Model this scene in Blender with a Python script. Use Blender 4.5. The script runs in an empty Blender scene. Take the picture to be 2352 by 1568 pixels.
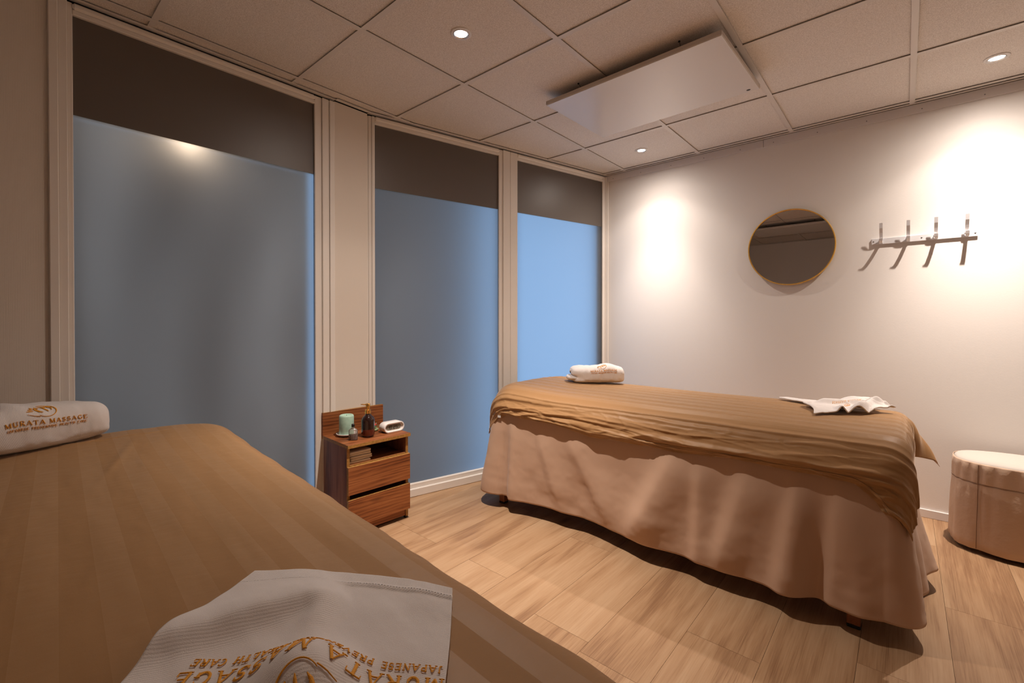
import bpy, bmesh, math, random
import numpy as np
from mathutils import Vector, Matrix

scene = bpy.context.scene
C = scene.collection
R = math.radians
rng = np.random.default_rng(7)
random.seed(7)

# ------------------------------------------------------------------ camera
CAMZ = 1.127
CEIL = 2.374
cam_d = bpy.data.cameras.new('camera')
cam = bpy.data.objects.new('camera', cam_d)
C.objects.link(cam)
cam.location = (0, 0, CAMZ)
cam.rotation_euler = (R(90 - 0.4294), 0, R(40.868))
cam_d.sensor_width = 36.0
cam_d.lens = 1043.015 / 2352 * 36
cam_d.shift_y = -(784 - 743.265) / 2352
cam_d.clip_start = 0.01
scene.camera = cam

# ------------------------------------------------------------------ world, exposure
world = bpy.data.worlds.new('dusk')
scene.world = world
world.use_nodes = True
bg = world.node_tree.nodes['Background']
bg.inputs[0].default_value = (0.335, 0.585, 1.0, 1)
bg.inputs[1].default_value = 2.15
vs = scene.view_settings
vs.view_transform = 'Standard'
vs.look = 'None'
vs.exposure = 0.0
vs.gamma = 1.0
vs.use_curve_mapping = False
scene.cycles.adaptive_threshold = 0.02
scene.cycles.max_bounces = 7
scene.cycles.diffuse_bounces = 5
scene.cycles.glossy_bounces = 3
scene.cycles.transmission_bounces = 4
scene.cycles.transparent_max_bounces = 6
scene.cycles.caustics_reflective = False
scene.cycles.caustics_refractive = False
LAMP_W = 3.55
LAMP_COL = (1.0, 0.865, 0.765)

# ------------------------------------------------------------------ numpy noise
_perm = rng.random((256, 256))
def vnoise(x, y, seed=0):
    x = np.asarray(x, float) + seed * 17.3
    y = np.asarray(y, float) + seed * 9.7
    xi = np.floor(x).astype(int); yi = np.floor(y).astype(int)
    fx = x - xi; fy = y - yi
    fx = fx * fx * fx * (fx * (fx * 6 - 15) + 10); fy = fy * fy * fy * (fy * (fy * 6 - 15) + 10)
    a = _perm[xi % 256, yi % 256]; b = _perm[(xi + 1) % 256, yi % 256]
    c = _perm[xi % 256, (yi + 1) % 256]; d = _perm[(xi + 1) % 256, (yi + 1) % 256]
    return (a * (1 - fx) + b * fx) * (1 - fy) + (c * (1 - fx) + d * fx) * fy - 0.5
def fbm(x, y, seed=0, oct=4, gain=0.5):
    s = 0; a = 1.0
    for k in range(oct):
        s = s + a * vnoise(x * 2 ** k, y * 2 ** k, seed + k * 3)
        a *= gain
    return s
def sstep(a, b, x):
    t = np.clip((np.asarray(x, float) - a) / (b - a), 0, 1)
    return t * t * (3 - 2 * t)
def gauss(x, w):
    return np.exp(-(np.asarray(x) / w) ** 2)

# ------------------------------------------------------------------ materials
MATS = {}
class NT:
    def __init__(self, m):
        self.t = m.node_tree; self.n = self.t.nodes; self.l = self.t.links
    def new(self, typ, **kw):
        nd = self.n.new(typ)
        for k, v in kw.items():
            setattr(nd, k, v)
        return nd
    def link(self, a, b):
        self.l.new(a, b)
def lin(*rgb):
    return tuple((c / 255 / 12.92) if c / 255 <= 0.04045 else ((c / 255 + 0.055) / 1.055) ** 2.4 for c in rgb)
def mat(name, col, rough=0.5, metallic=0.0, spec=0.5, bump=None, var=None, sheen=0.0, coat=0.0, trans=0.0, ior=1.45, emit=None):
    m = bpy.data.materials.new(name); m.use_nodes = True
    t = NT(m); b = t.n['Principled BSDF']
    b.inputs['Base Color'].default_value = (*col, 1)
    b.inputs['Roughness'].default_value = rough
    b.inputs['Metallic'].default_value = metallic
    b.inputs['Specular IOR Level'].default_value = spec
    b.inputs['IOR'].default_value = ior
    b.inputs['Sheen Weight'].default_value = sheen
    b.inputs['Coat Weight'].default_value = coat
    b.inputs['Transmission Weight'].default_value = trans
    if emit:
        b.inputs['Emission Color'].default_value = (*emit[0], 1); b.inputs['Emission Strength'].default_value = emit[1]
    tc = t.new('ShaderNodeTexCoord')
    if var:                       # (second colour, scale, detail)
        nz = t.new('ShaderNodeTexNoise'); nz.inputs['Scale'].default_value = var[1]; nz.inputs['Detail'].default_value = var[2]
        t.link(tc.outputs['Object'], nz.inputs['Vector'])
        cr = t.new('ShaderNodeValToRGB'); cr.color_ramp.elements[0].position = 0.35; cr.color_ramp.elements[1].position = 0.65
        cr.color_ramp.elements[0].color = (*var[0], 1); cr.color_ramp.elements[1].color = (*col, 1)
        t.link(nz.outputs['Fac'], cr.inputs['Fac']); t.link(cr.outputs['Color'], b.inputs['Base Color'])
    if bump:                      # (scale, strength, distance)
        nz = t.new('ShaderNodeTexNoise'); nz.inputs['Scale'].default_value = bump[0]; nz.inputs['Detail'].default_value = 4
        t.link(tc.outputs['Object'], nz.inputs['Vector'])
        bp = t.new('ShaderNodeBump'); bp.inputs['Strength'].default_value = bump[1]; bp.inputs['Distance'].default_value = bump[2]
        t.link(nz.outputs['Fac'], bp.inputs['Height']); t.link(bp.outputs['Normal'], b.inputs['Normal'])
    MATS[name] = m
    return m

WALLC = (0.80, 0.765, 0.725)
mat('wall_paint', WALLC, 0.5, bump=(160, 0.1, 0.002))
mat('frame_paint', (0.80, 0.755, 0.70), 0.35)
mat('trim_metal', (0.72, 0.68, 0.66), 0.45)
mat('tee_paint', (0.74, 0.69, 0.64), 0.45)
mat('ceiling_tile', (0.90, 0.845, 0.79), 0.9, var=((0.66, 0.60, 0.54), 330, 2), bump=(330, 0.5, 0.002))
mat('dark_gap', (0.01, 0.009, 0.008), 0.9)
mat('top_film', (0.115, 0.096, 0.082), 0.40, spec=0.8, bump=(700, 0.15, 0.001))
mat('panel_white', (0.74, 0.715, 0.70), 0.2, spec=0.5)
mat('panel_edge', (0.60, 0.54, 0.48), 0.5)
mat('black_plastic', (0.012, 0.011, 0.011), 0.4)
mat('steel_wire', (0.06, 0.055, 0.05), 0.4, metallic=0.6)
mat('aluminium', (0.80, 0.80, 0.82), 0.4, metallic=0.3)
mat('screw_steel', (0.22, 0.22, 0.22), 0.35, metallic=0.8)
mat('gold', (0.90, 0.52, 0.14), 0.2, metallic=1.0)
mat('mirror_gold', (1.0, 0.60, 0.15), 0.25, metallic=0.8)
mat('mirror_glass', (0.62, 0.58, 0.54), 0.0, metallic=1.0)
mat('mirror_back', (0.1, 0.08, 0.06), 0.7)
mat('lamp_ring', (0.82, 0.80, 0.78), 0.35)
mat('lamp_chrome', (0.85, 0.85, 0.86), 0.12, metallic=1.0)
mat('bulb', (1, 1, 1), 0.5, emit=((1.0, 0.95, 0.88), 22))
mat('terry', (0.79, 0.735, 0.70), 0.95, spec=0.1, sheen=0.25, bump=(1500, 0.5, 0.002))
mat('terry_fold', (0.79, 0.735, 0.70), 0.95, spec=0.1, sheen=0.25, bump=(1500, 0.5, 0.002))
mat('thread', (0.85, 0.37, 0.025), 0.55, spec=0.35, bump=(900, 0.6, 0.002))
mat('skirt_cloth', (0.50, 0.335, 0.235), 0.85, spec=0.15, sheen=0.1, bump=(600, 0.12, 0.001))
mat('stool_cloth', (0.54, 0.39, 0.285), 0.75, spec=0.2, sheen=0.1, bump=(22, 0.3, 0.012))
mat('stool_top', (0.50, 0.45, 0.40), 0.7, spec=0.2, bump=(60, 0.1, 0.004))
mat('seam', (0.22, 0.13, 0.08), 0.9)
mat('mattress', (0.45, 0.36, 0.28), 0.8)
mat('leg_wood', (0.30, 0.105, 0.035), 0.35, var=((0.2, 0.06, 0.02), 40, 4))
mat('rubber', (0.012, 0.012, 0.012), 0.8)
mat('wax', (0.42, 0.60, 0.48), 0.45, spec=0.4, var=((0.36, 0.54, 0.43), 60, 3))
mat('wick', (0.03, 0.025, 0.02), 0.9)
mat('ceramic', (0.72, 0.70, 0.68), 0.3)
mat('amber_glass', (0.014, 0.003, 0.002), 0.06, spec=0.6, coat=0.6)
mat('amber_liquid', (0.085, 0.010, 0.004), 0.07, spec=0.6, coat=0.6)
mat('perfume_liquid', (0.20, 0.075, 0.02), 0.08, spec=0.6)
mat('clock_white', (0.80, 0.76, 0.73), 0.4)
mat('lcd', (0.20, 0.19, 0.15), 0.25)
mat('lcd_ink', (0.015, 0.016, 0.015), 0.4)
mat('leaf', (0.16, 0.36, 0.20), 0.5)
mat('leaf_pale', (0.36, 0.58, 0.40), 0.5)
mat('petal', (0.65, 0.03, 0.03), 0.5)
mat('pot', (0.33, 0.42, 0.22), 0.5)
mat('napkin', (0.68, 0.56, 0.42), 0.9, bump=(400, 0.5, 0.003))
mat('outside_grey', (0.30, 0.29, 0.28), 0.9)
mat('door_paint', (0.72, 0.68, 0.63), 0.4)
mat('card', (0.65, 0.62, 0.6), 0.5)

def wallpaper():
    m = mat('wallpaper', (0.76, 0.69, 0.61), 0.75, spec=0.25)
    t = NT(m); b = t.n['Principled BSDF']
    tc = t.new('ShaderNodeTexCoord'); hs = []
    for d in ('Y', 'Z'):
        w = t.new('ShaderNodeTexWave', wave_type='BANDS', bands_direction=d); w.inputs['Scale'].default_value = 140 if d == 'Y' else 122
        w.inputs['Distortion'].default_value = 1.2; w.inputs['Detail'].default_value = 1; w.inputs['Detail Scale'].default_value = 3
        t.link(tc.outputs['Object'], w.inputs['Vector']); hs.append(w)
    ml = t.new('ShaderNodeMath', operation='MULTIPLY'); t.link(hs[0].outputs['Fac'], ml.inputs[0]); t.link(hs[1].outputs['Fac'], ml.inputs[1])
    bp = t.new('ShaderNodeBump'); bp.inputs['Strength'].default_value = 0.4; bp.inputs['Distance'].default_value = 0.0016
    t.link(ml.outputs[0], bp.inputs['Height']); t.link(bp.outputs['Normal'], b.inputs['Normal'])
wallpaper()

def terry_ribs(name, sc):
    t = NT(MATS[name]); b = t.n['Principled BSDF']
    tc = t.new('ShaderNodeTexCoord'); mp = t.new('ShaderNodeMapping'); mp.inputs['Rotation'].default_value = (0.3, 0.2, R(28))
    t.link(tc.outputs['Object'], mp.inputs['Vector'])
    w = t.new('ShaderNodeTexWave', wave_type='BANDS', bands_direction='X'); w.inputs['Scale'].default_value = sc; w.inputs['Distortion'].default_value = 2.2; w.inputs['Detail'].default_value = 3; w.inputs['Detail Scale'].default_value = 4
    t.link(mp.outputs[0], w.inputs['Vector'])
    nz = t.new('ShaderNodeTexNoise'); nz.inputs['Scale'].default_value = 1400; nz.inputs['Detail'].default_value = 2; t.link(tc.outputs['Object'], nz.inputs['Vector'])
    ad = t.new('ShaderNodeMath', operation='MULTIPLY_ADD'); t.link(w.outputs['Fac'], ad.inputs[0]); ad.inputs[1].default_value = 0.45; t.link(nz.outputs['Fac'], ad.inputs[2])
    bp = t.new('ShaderNodeBump'); bp.inputs['Strength'].default_value = 0.42; bp.inputs['Distance'].default_value = 0.0012
    t.link(ad.outputs[0], bp.inputs['Height']); t.link(bp.outputs['Normal'], b.inputs['Normal'])
terry_ribs('terry', 110); terry_ribs('terry_fold', 140)

def sheet_mat():
    m = mat('sheet_cloth', (0.28, 0.15, 0.065), 0.7, spec=0.4, sheen=0.75)
    t = NT(m); b = t.n['Principled BSDF']
    b.inputs['Sheen Roughness'].default_value = 0.22; b.inputs['Sheen Tint'].default_value = (1.0, 0.82, 0.66, 1)
    tc = t.new('ShaderNodeTexCoord'); uv = t.new('ShaderNodeUVMap')
    sx = t.new('ShaderNodeSeparateXYZ'); t.link(uv.outputs['UV'], sx.inputs[0])
    md = t.new('ShaderNodeMath', operation='MULTIPLY'); t.link(sx.outputs['Y'], md.inputs[0]); md.inputs[1].default_value = 1 / 0.0425 / 2
    fr = t.new('ShaderNodeMath', operation='FRACT'); t.link(md.outputs[0], fr.inputs[0])
    gt = t.new('ShaderNodeMath', operation='GREATER_THAN'); t.link(fr.outputs[0], gt.inputs[0]); gt.inputs[1].default_value = 0.5
    mx = t.new('ShaderNodeMix', data_type='RGBA'); t.link(gt.outputs[0], mx.inputs['Factor'])
    mx.inputs['A'].default_value = (0.36, 0.196, 0.080, 1); mx.inputs['B'].default_value = (0.382, 0.214, 0.092, 1)
    t.link(mx.outputs['Result'], b.inputs['Base Color'])
    mr = t.new('ShaderNodeMapRange'); t.link(gt.outputs[0], mr.inputs['Value']); mr.inputs['To Min'].default_value = 0.72; mr.inputs['To Max'].default_value = 0.5
    t.link(mr.outputs[0], b.inputs['Roughness'])
    nz = t.new('ShaderNodeTexNoise'); nz.inputs['Scale'].default_value = 26; nz.inputs['Detail'].default_value = 5
    mp = t.new('ShaderNodeMapping'); mp.inputs['Scale'].default_value = (1.5, 0.7, 1); t.link(tc.outputs['Object'], mp.inputs['Vector']); t.link(mp.outputs[0], nz.inputs['Vector'])
    nz2 = t.new('ShaderNodeTexNoise'); nz2.inputs['Scale'].default_value = 700; t.link(tc.outputs['Object'], nz2.inputs['Vector'])
    ad = t.new('ShaderNodeMath', operation='MULTIPLY_ADD'); t.link(nz2.outputs['Fac'], ad.inputs[0]); ad.inputs[1].default_value = 0.06; t.link(nz.outputs['Fac'], ad.inputs[2])
    bp = t.new('ShaderNodeBump'); bp.inputs['Strength'].default_value = 0.22; bp.inputs['Distance'].default_value = 0.006
    t.link(ad.outputs[0], bp.inputs['Height']); t.link(bp.outputs['Normal'], b.inputs['Normal'])
sheet_mat()

def wood(name, c_dark, c_mid, c_light, rough, axis, gs=1.0, rand=True, bump=0.15, knots=True):
    """grain runs along `axis` of object space"""
    m = mat(name, c_mid, rough, spec=0.4)
    t = NT(m); b = t.n['Principled BSDF']
    tc = t.new('ShaderNodeTexCoord'); oi = t.new('ShaderNodeObjectInfo')
    add = t.new('ShaderNodeVectorMath', operation='ADD'); mulr = t.new('ShaderNodeMath', operation='MULTIPLY'); mulr.inputs[1].default_value = 37.0 if rand else 0.0
    t.link(oi.outputs['Random'], mulr.inputs[0]); t.link(tc.outputs['Object'], add.inputs[0]); t.link(mulr.outputs[0], add.inputs[1])
    def stretch(s_along, s_across):
        mp = t.new('ShaderNodeMapping')
        sc = [s_across * gs] * 3; sc[axis] = s_along * gs
        mp.inputs['Scale'].default_value = sc
        t.link(add.outputs[0], mp.inputs['Vector']); return mp
    n1 = t.new('ShaderNodeTexNoise'); n1.inputs['Scale'].default_value = 1; n1.inputs['Detail'].default_value = 6; n1.inputs['Distortion'].default_value = 0.8
    t.link(stretch(1.1, 9).outputs[0], n1.inputs['Vector'])
    n2 = t.new('ShaderNodeTexNoise'); n2.inputs['Scale'].default_value = 1; n2.inputs['Detail'].default_value = 5; n2.inputs['Roughness'].default_value = 0.7
    t.link(stretch(3.6, 170).outputs[0], n2.inputs['Vector'])
    wv = t.new('ShaderNodeTexWave', wave_type='RINGS', rings_direction='X' if axis != 0 else 'Y'); wv.inputs['Scale'].default_value = 1.6; wv.inputs['Distortion'].default_value = 9; wv.inputs['Detail'].default_value = 3; wv.inputs['Detail Scale'].default_value = 1.2
    t.link(stretch(0.7, 7).outputs[0], wv.inputs['Vector'])
    n3 = t.new('ShaderNodeTexNoise'); n3.inputs['Scale'].default_value = 1; n3.inputs['Detail'].default_value = 3
    t.link(stretch(7, 420).outputs[0], n3.inputs['Vector'])
    n3r = t.new('ShaderNodeMapRange'); n3r.inputs['From Min'].default_value = 0.36; n3r.inputs['From Max'].default_value = 0.50; n3r.inputs['To Min'].default_value = -0.08; n3r.inputs['To Max'].default_value = 0.0
    t.link(n3.outputs['Fac'], n3r.inputs['Value'])
    n1s = t.new('ShaderNodeMath', operation='MULTIPLY_ADD'); t.link(n1.outputs['Fac'], n1s.inputs[0]); n1s.inputs[1].default_value = 0.62; t.link(n3r.outputs[0], n1s.inputs[2])
    a1 = t.new('ShaderNodeMath', operation='MULTIPLY_ADD'); t.link(n2.outputs['Fac'], a1.inputs[0]); a1.inputs[1].default_value = 0.46; t.link(n1s.outputs[0], a1.inputs[2])
    a2 = t.new('ShaderNodeMath', operation='MULTIPLY_ADD'); t.link(wv.outputs['Fac'], a2.inputs[0]); a2.inputs[1].default_value = 0.16; t.link(a1.outputs[0], a2.inputs[2])
    a3 = t.new('ShaderNodeMath', operation='MULTIPLY_ADD'); t.link(oi.outputs['Random'], a3.inputs[0]); a3.inputs[1].default_value = 0.10 if rand else 0.0; t.link(a2.outputs[0], a3.inputs[2])
    cr = t.new('ShaderNodeValToRGB'); e = cr.color_ramp.elements
    e[0].position = 0.44; e[0].color = (*c_dark, 1); e[1].position = 0.84; e[1].color = (*c_light, 1)
    e2 = e.new(0.63); e2.color = (*c_mid, 1)
    t.link(a3.outputs[0], cr.inputs['Fac'])
    out = cr.outputs['Color']
    if knots:
        vo = t.new('ShaderNodeTexVoronoi'); vo.inputs['Scale'].default_value = 1.0
        t.link(stretch(1.6, 5.0).outputs[0], vo.inputs['Vector'])
        kr = t.new('ShaderNodeMapRange'); kr.inputs['From Min'].default_value = 0.02; kr.inputs['From Max'].default_value = 0.13; kr.inputs['To Min'].default_value = 0.75; kr.inputs['To Max'].default_value = 0.0
        t.link(vo.outputs['Distance'], kr.inputs['Value'])
        mx = t.new('ShaderNodeMix', data_type='RGBA'); t.link(kr.outputs[0], mx.inputs['Factor']); t.link(out, mx.inputs['A']); mx.inputs['B'].default_value = (*[c * 0.55 for c in c_dark], 1)
        out = mx.outputs['Result']
    t.link(out, b.inputs['Base Color'])
    bp = t.new('ShaderNodeBump'); bp.inputs['Strength'].default_value = bump; bp.inputs['Distance'].default_value = 0.002
    t.link(n2.outputs['Fac'], bp.inputs['Height']); t.link(bp.outputs['Normal'], b.inputs['Normal'])
    return m
wood('oak_floor', (0.255, 0.138, 0.070), (0.385, 0.232, 0.124), (0.46, 0.30, 0.175), 0.48, 1)
wood('stand_wood', (0.085, 0.022, 0.007), (0.25, 0.080, 0.024), (0.36, 0.135, 0.046), 0.45, 1, gs=1.6)
wood('stand_wood_side', (0.085, 0.032, 0.022), (0.20, 0.085, 0.055), (0.29, 0.13, 0.085), 0.5, 2, gs=1.6)
mat('stand_edge', (0.38, 0.20, 0.05), 0.5, var=((0.26, 0.12, 0.025), 90, 3))

def frosted():
    m = bpy.data.materials.new('frosted_film'); m.use_nodes = True; MATS['frosted_film'] = m
    t = NT(m); t.n.remove(t.n['Principled BSDF']); out = t.n['Material Output']
    tl = t.new('ShaderNodeBsdfTranslucent'); tl.inputs['Color'].default_value = (0.60, 0.60, 0.60, 1)
    df = t.new('ShaderNodeBsdfDiffuse'); df.inputs['Color'].default_value = (0.035, 0.035, 0.035, 1)
    gl = t.new('ShaderNodeBsdfGlossy'); gl.inputs['Roughness'].default_value = 0.42; gl.inputs['Color'].default_value = (1, 1, 1, 1)
    ad = t.new('ShaderNodeAddShader'); t.link(tl.outputs[0], ad.inputs[0]); t.link(df.outputs[0], ad.inputs[1])
    mx = t.new('ShaderNodeMixShader'); fr = t.new('ShaderNodeFresnel'); fr.inputs['IOR'].default_value = 1.25
    t.link(fr.outputs[0], mx.inputs[0]); t.link(ad.outputs[0], mx.inputs[1]); t.link(gl.outputs[0], mx.inputs[2])
    tc = t.new('ShaderNodeTexCoord'); nz = t.new('ShaderNodeTexNoise'); nz.inputs['Scale'].default_value = 500; t.link(tc.outputs['Object'], nz.inputs['Vector'])
    bp = t.new('ShaderNodeBump'); bp.inputs['Strength'].default_value = 0.1; bp.inputs['Distance'].default_value = 0.001
    t.link(nz.outputs['Fac'], bp.inputs['Height']); t.link(bp.outputs['Normal'], gl.inputs['Normal'])
    t.link(mx.outputs[0], out.inputs['Surface'])
    m = bpy.data.materials.new('clear_back'); m.use_nodes = True; MATS['clear_back'] = m
    t = NT(m); t.n.remove(t.n['Principled BSDF']); out = t.n['Material Output']
    tr = t.new('ShaderNodeBsdfTransparent'); tr.inputs['Color'].default_value = (0.95, 0.97, 0.96, 1)
    t.link(tr.outputs[0], out.inputs['Surface'])
    # made-up grey-brown blind, added to dim and grey the dusk behind the panes
    m = bpy.data.materials.new('dimming_screen'); m.use_nodes = True; MATS['dimming_screen'] = m
    t = NT(m); t.n.remove(t.n['Principled BSDF']); out = t.n['Material Output']
    tl = t.new('ShaderNodeBsdfTranslucent'); tl.inputs['Color'].default_value = (0.50, 0.385, 0.305, 1)
    tc = t.new('ShaderNodeTexCoord'); mp = t.new('ShaderNodeMapping'); mp.inputs['Scale'].default_value = (1, 2.6, 0.7); mp.inputs['Location'].default_value = (0, 0.35, 0.2); t.link(tc.outputs['Object'], mp.inputs['Vector'])
    nz = t.new('ShaderNodeTexNoise'); nz.inputs['Scale'].default_value = 1.0; nz.inputs['Detail'].default_value = 1; t.link(mp.outputs[0], nz.inputs['Vector'])
    cr = t.new('ShaderNodeValToRGB'); cr.color_ramp.elements[0].position = 0.33; cr.color_ramp.elements[1].position = 0.67
    cr.color_ramp.elements[0].color = (0.43, 0.335, 0.272, 1); cr.color_ramp.elements[1].color = (0.64, 0.50, 0.405, 1)  # soft brighter and duller patches of window light painted into the tint
    t.link(nz.outputs['Fac'], cr.inputs['Fac']); t.link(cr.outputs['Color'], tl.inputs['Color'])
    df = t.new('ShaderNodeBsdfDiffuse'); df.inputs['Color'].default_value = (0.16, 0.15, 0.14, 1)
    ad = t.new('ShaderNodeAddShader'); t.link(tl.outputs[0], ad.inputs[0]); t.link(df.outputs[0], ad.inputs[1]); t.link(ad.outputs[0], out.inputs['Surface'])
    # clear bottle glass, brightened by a pale diffuse haze mixed in
    m = bpy.data.materials.new('bottle_glass'); m.use_nodes = True; MATS['bottle_glass'] = m
    t = NT(m); t.n.remove(t.n['Principled BSDF']); out = t.n['Material Output']
    tr = t.new('ShaderNodeBsdfTransparent'); tr.inputs['Color'].default_value = (0.93, 0.90, 0.88, 1)
    gl = t.new('ShaderNodeBsdfGlossy'); gl.inputs['Roughness'].default_value = 0.08
    fr = t.new('ShaderNodeFresnel'); fr.inputs['IOR'].default_value = 1.5
    mx = t.new('ShaderNodeMixShader'); t.link(fr.outputs[0], mx.inputs[0]); t.link(tr.outputs[0], mx.inputs[1]); t.link(gl.outputs[0], mx.inputs[2])
    dz = t.new('ShaderNodeBsdfDiffuse'); dz.inputs['Color'].default_value = (0.75, 0.68, 0.64, 1); m2 = t.new('ShaderNodeMixShader'); m2.inputs[0].default_value = 0.16
    t.link(mx.outputs[0], m2.inputs[1]); t.link(dz.outputs[0], m2.inputs[2]); t.link(m2.outputs[0], out.inputs['Surface'])
frosted()

# ------------------------------------------------------------------ mesh helpers
def link(name, me, m=None, parent=None, loc=None, rot=None):
    o = bpy.data.objects.new(name, me)
    C.objects.link(o)
    if m is not None and me is not None:
        if isinstance(m, str): m = MATS[m]
        if not me.materials: me.materials.append(m)
    if parent is not None: o.parent = parent
    if loc is not None: o.location = loc
    if rot is not None: o.rotation_euler = rot
    return o
def tag(o, label=None, cat=None, group=None, kind=None):
    if label: o['label'] = label
    if cat: o['category'] = cat
    if group: o['group'] = group
    if kind: o['kind'] = kind
    return o
def empty(name, loc=(0, 0, 0), rz=0.0, parent=None):
    o = bpy.data.objects.new(name, None); C.objects.link(o)
    o.location = loc; o.rotation_euler = (0, 0, rz); o.empty_display_size = 0.1
    if parent: o.parent = parent
    return o
class MB:
    def __init__(self): self.bm = bmesh.new()
    def box(self, x0, x1, y0, y1, z0, z1, bev=0.0, seg=1):
        g = bmesh.ops.create_cube(self.bm, size=1.0)
        vs_ = g['verts']
        for v in vs_:
            v.co = Vector(((x0 + x1) / 2 + v.co.x * (x1 - x0), (y0 + y1) / 2 + v.co.y * (y1 - y0), (z0 + z1) / 2 + v.co.z * (z1 - z0)))
        if bev > 0:
            es = list({e for v in vs_ for e in v.link_edges})
            bmesh.ops.bevel(self.bm, geom=es, offset=bev, segments=seg, affect='EDGES', profile=0.5)
        return self
    def tube(self, pts, r, n=10, cap=True):
        pts = [Vector(p) for p in pts]; rings = []
        rr = r if isinstance(r, (list, tuple)) else [r] * len(pts)
        up = Vector((0, 0, 1))
        for i, p in enumerate(pts):
            d = (pts[min(i + 1, len(pts) - 1)] - pts[max(i - 1, 0)]).normalized()
            a = d.cross(up)
            if a.length < 1e-3: a = d.cross(Vector((1, 0, 0)))
            a.normalize(); b = d.cross(a)
            rings.append([self.bm.verts.new(p + (a * math.cos(2 * math.pi * k / n) + b * math.sin(2 * math.pi * k / n)) * rr[i]) for k in range(n)])
        for i in range(len(rings) - 1):
            for k in range(n):
                self.bm.faces.new((rings[i][k], rings[i][(k + 1) % n], rings[i + 1][(k + 1) % n], rings[i + 1][k]))
        if cap:
            self.bm.faces.new(rings[0][::-1]); self.bm.faces.new(rings[-1])
        return self
    def lathe(self, prof, n=32, cx=0, cy=0, sx=1.0, sy=1.0, cap=True):
        rings = []
        for r, z in prof:
            rings.append([self.bm.verts.new((cx + sx * r * math.cos(2 * math.pi * k / n), cy + sy * r * math.sin(2 * math.pi * k / n), z)) for k in range(n)])
        for i in range(len(rings) - 1):
            for k in range(n):
                self.bm.faces.new((rings[i][k], rings[i][(k + 1) % n], rings[i + 1][(k + 1) % n], rings[i + 1][k]))
        if cap:
            if prof[0][0] > 1e-5: self.bm.faces.new(rings[0][::-1])
            if prof[-1][0] > 1e-5: self.bm.faces.new(rings[-1])
        bmesh.ops.remove_doubles(self.bm, verts=self.bm.verts, dist=1e-6)
        return self
    def prism(self, poly, z0, z1):
        a = [self.bm.verts.new((x, y, z0)) for x, y in poly]; b = [self.bm.verts.new((x, y, z1)) for x, y in poly]
        n = len(poly)
        self.bm.faces.new(a[::-1]); self.bm.faces.new(b)
        for k in range(n): self.bm.faces.new((a[k], a[(k + 1) % n], b[(k + 1) % n], b[k]))
        return self
    def xf(self, M):
        bmesh.ops.transform(self.bm, matrix=M, verts=self.bm.verts); return self
    def mesh(self, name, smooth=False):
        bmesh.ops.recalc_face_normals(self.bm, faces=self.bm.faces)
        me = bpy.data.meshes.new(name); self.bm.to_mesh(me); self.bm.free()
        if smooth:
            me.polygons.foreach_set('use_smooth', [True] * len(me.polygons))
        return me
    def build(self, name, m, parent=None, loc=None, rot=None, smooth=False):
        return link(name, self.mesh(name, smooth), m, parent, loc, rot)
def bbox(name, m, x0, x1, y0, y1, z0, z1, parent=None, bev=0.0, loc=None, seg=1):
    return MB().box(x0, x1, y0, y1, z0, z1, bev, seg).build(name, m, parent, loc)
def auto_smooth(o, ang=35):
    me = o.data
    me.polygons.foreach_set('use_smooth', [True] * len(me.polygons))
    me.set_sharp_from_angle(angle=R(ang))
    return o
def grid_mesh(name, P, uv=None, close_u=False):
    nu, nv = P.shape[:2]
    me = bpy.data.meshes.new(name)
    idx = np.arange(nu * nv).reshape(nu, nv)
    if close_u: idx = np.vstack([idx, idx[:1]])
    q = np.stack([idx[:-1, :-1], idx[1:, :-1], idx[1:, 1:], idx[:-1, 1:]], -1).reshape(-1, 4)
    me.vertices.add(nu * nv); me.vertices.foreach_set('co', P.reshape(-1).astype(np.float32))
    me.loops.add(q.size); me.loops.foreach_set('vertex_index', q.reshape(-1).astype(np.int32))
    me.polygons.add(len(q)); me.polygons.foreach_set('loop_start', np.arange(0, q.size, 4, dtype=np.int32))
    me.polygons.foreach_set('use_smooth', np.ones(len(q), bool))
    if uv is not None:
        l = me.uv_layers.new(name='UVMap')
        l.data.foreach_set('uv', uv.reshape(-1, 2)[q.reshape(-1)].reshape(-1).astype(np.float32))
    me.update(calc_edges=True); me.validate()
    return me
def solidify(o, th, off=-1):
    md = o.modifiers.new('thickness', 'SOLIDIFY'); md.thickness = th; md.offset = off
    return o

# ------------------------------------------------------------------ the room: floor
XL, XR, YB, YF = -2.452, 1.60, -1.39, 3.515
A2 = np.array([-2.457, 1.52]); B2 = np.array([-1.964, 3.53])
D2 = (B2 - A2) / np.linalg.norm(B2 - A2); ANG2 = math.atan2(D2[1], D2[0])
N2 = np.array([D2[1], -D2[0]])
ROOM = [(XL, YB), (XR, YB), (XR, YF), (float(B2[0] + 0.01), YF), (XL, 1.4846)]
def clip_poly(poly, ring):
    """convex clip of poly against the convex ring (counter-clockwise)"""
    out = list(poly)
    n = len(ring)
    for i in range(n):
        ax, ay = ring[i]; bx_, by_ = ring[(i + 1) % n]
        f = lambda p: (bx_ - ax) * (p[1] - ay) - (by_ - ay) * (p[0] - ax)
        src, out = out, []
        for k in range(len(src)):
            p, q = src[k], src[(k + 1) % len(src)]
            fp, fq = f(p), f(q)
            if fp >= 0: out.append(p)
            if (fp >= 0) != (fq >= 0):
                t = fp / (fp - fq); out.append((p[0] + t * (q[0] - p[0]), p[1] + t * (q[1] - p[1])))
        if len(out) < 3: return []
    return out
RINGF = [(XL - 0.03, YB), (XR, YB), (XR, YF), (float(B2[0]), YF), (float(A2[0]) - 0.02, float(A2[1])), (XL - 0.03, 1.40)]
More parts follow.
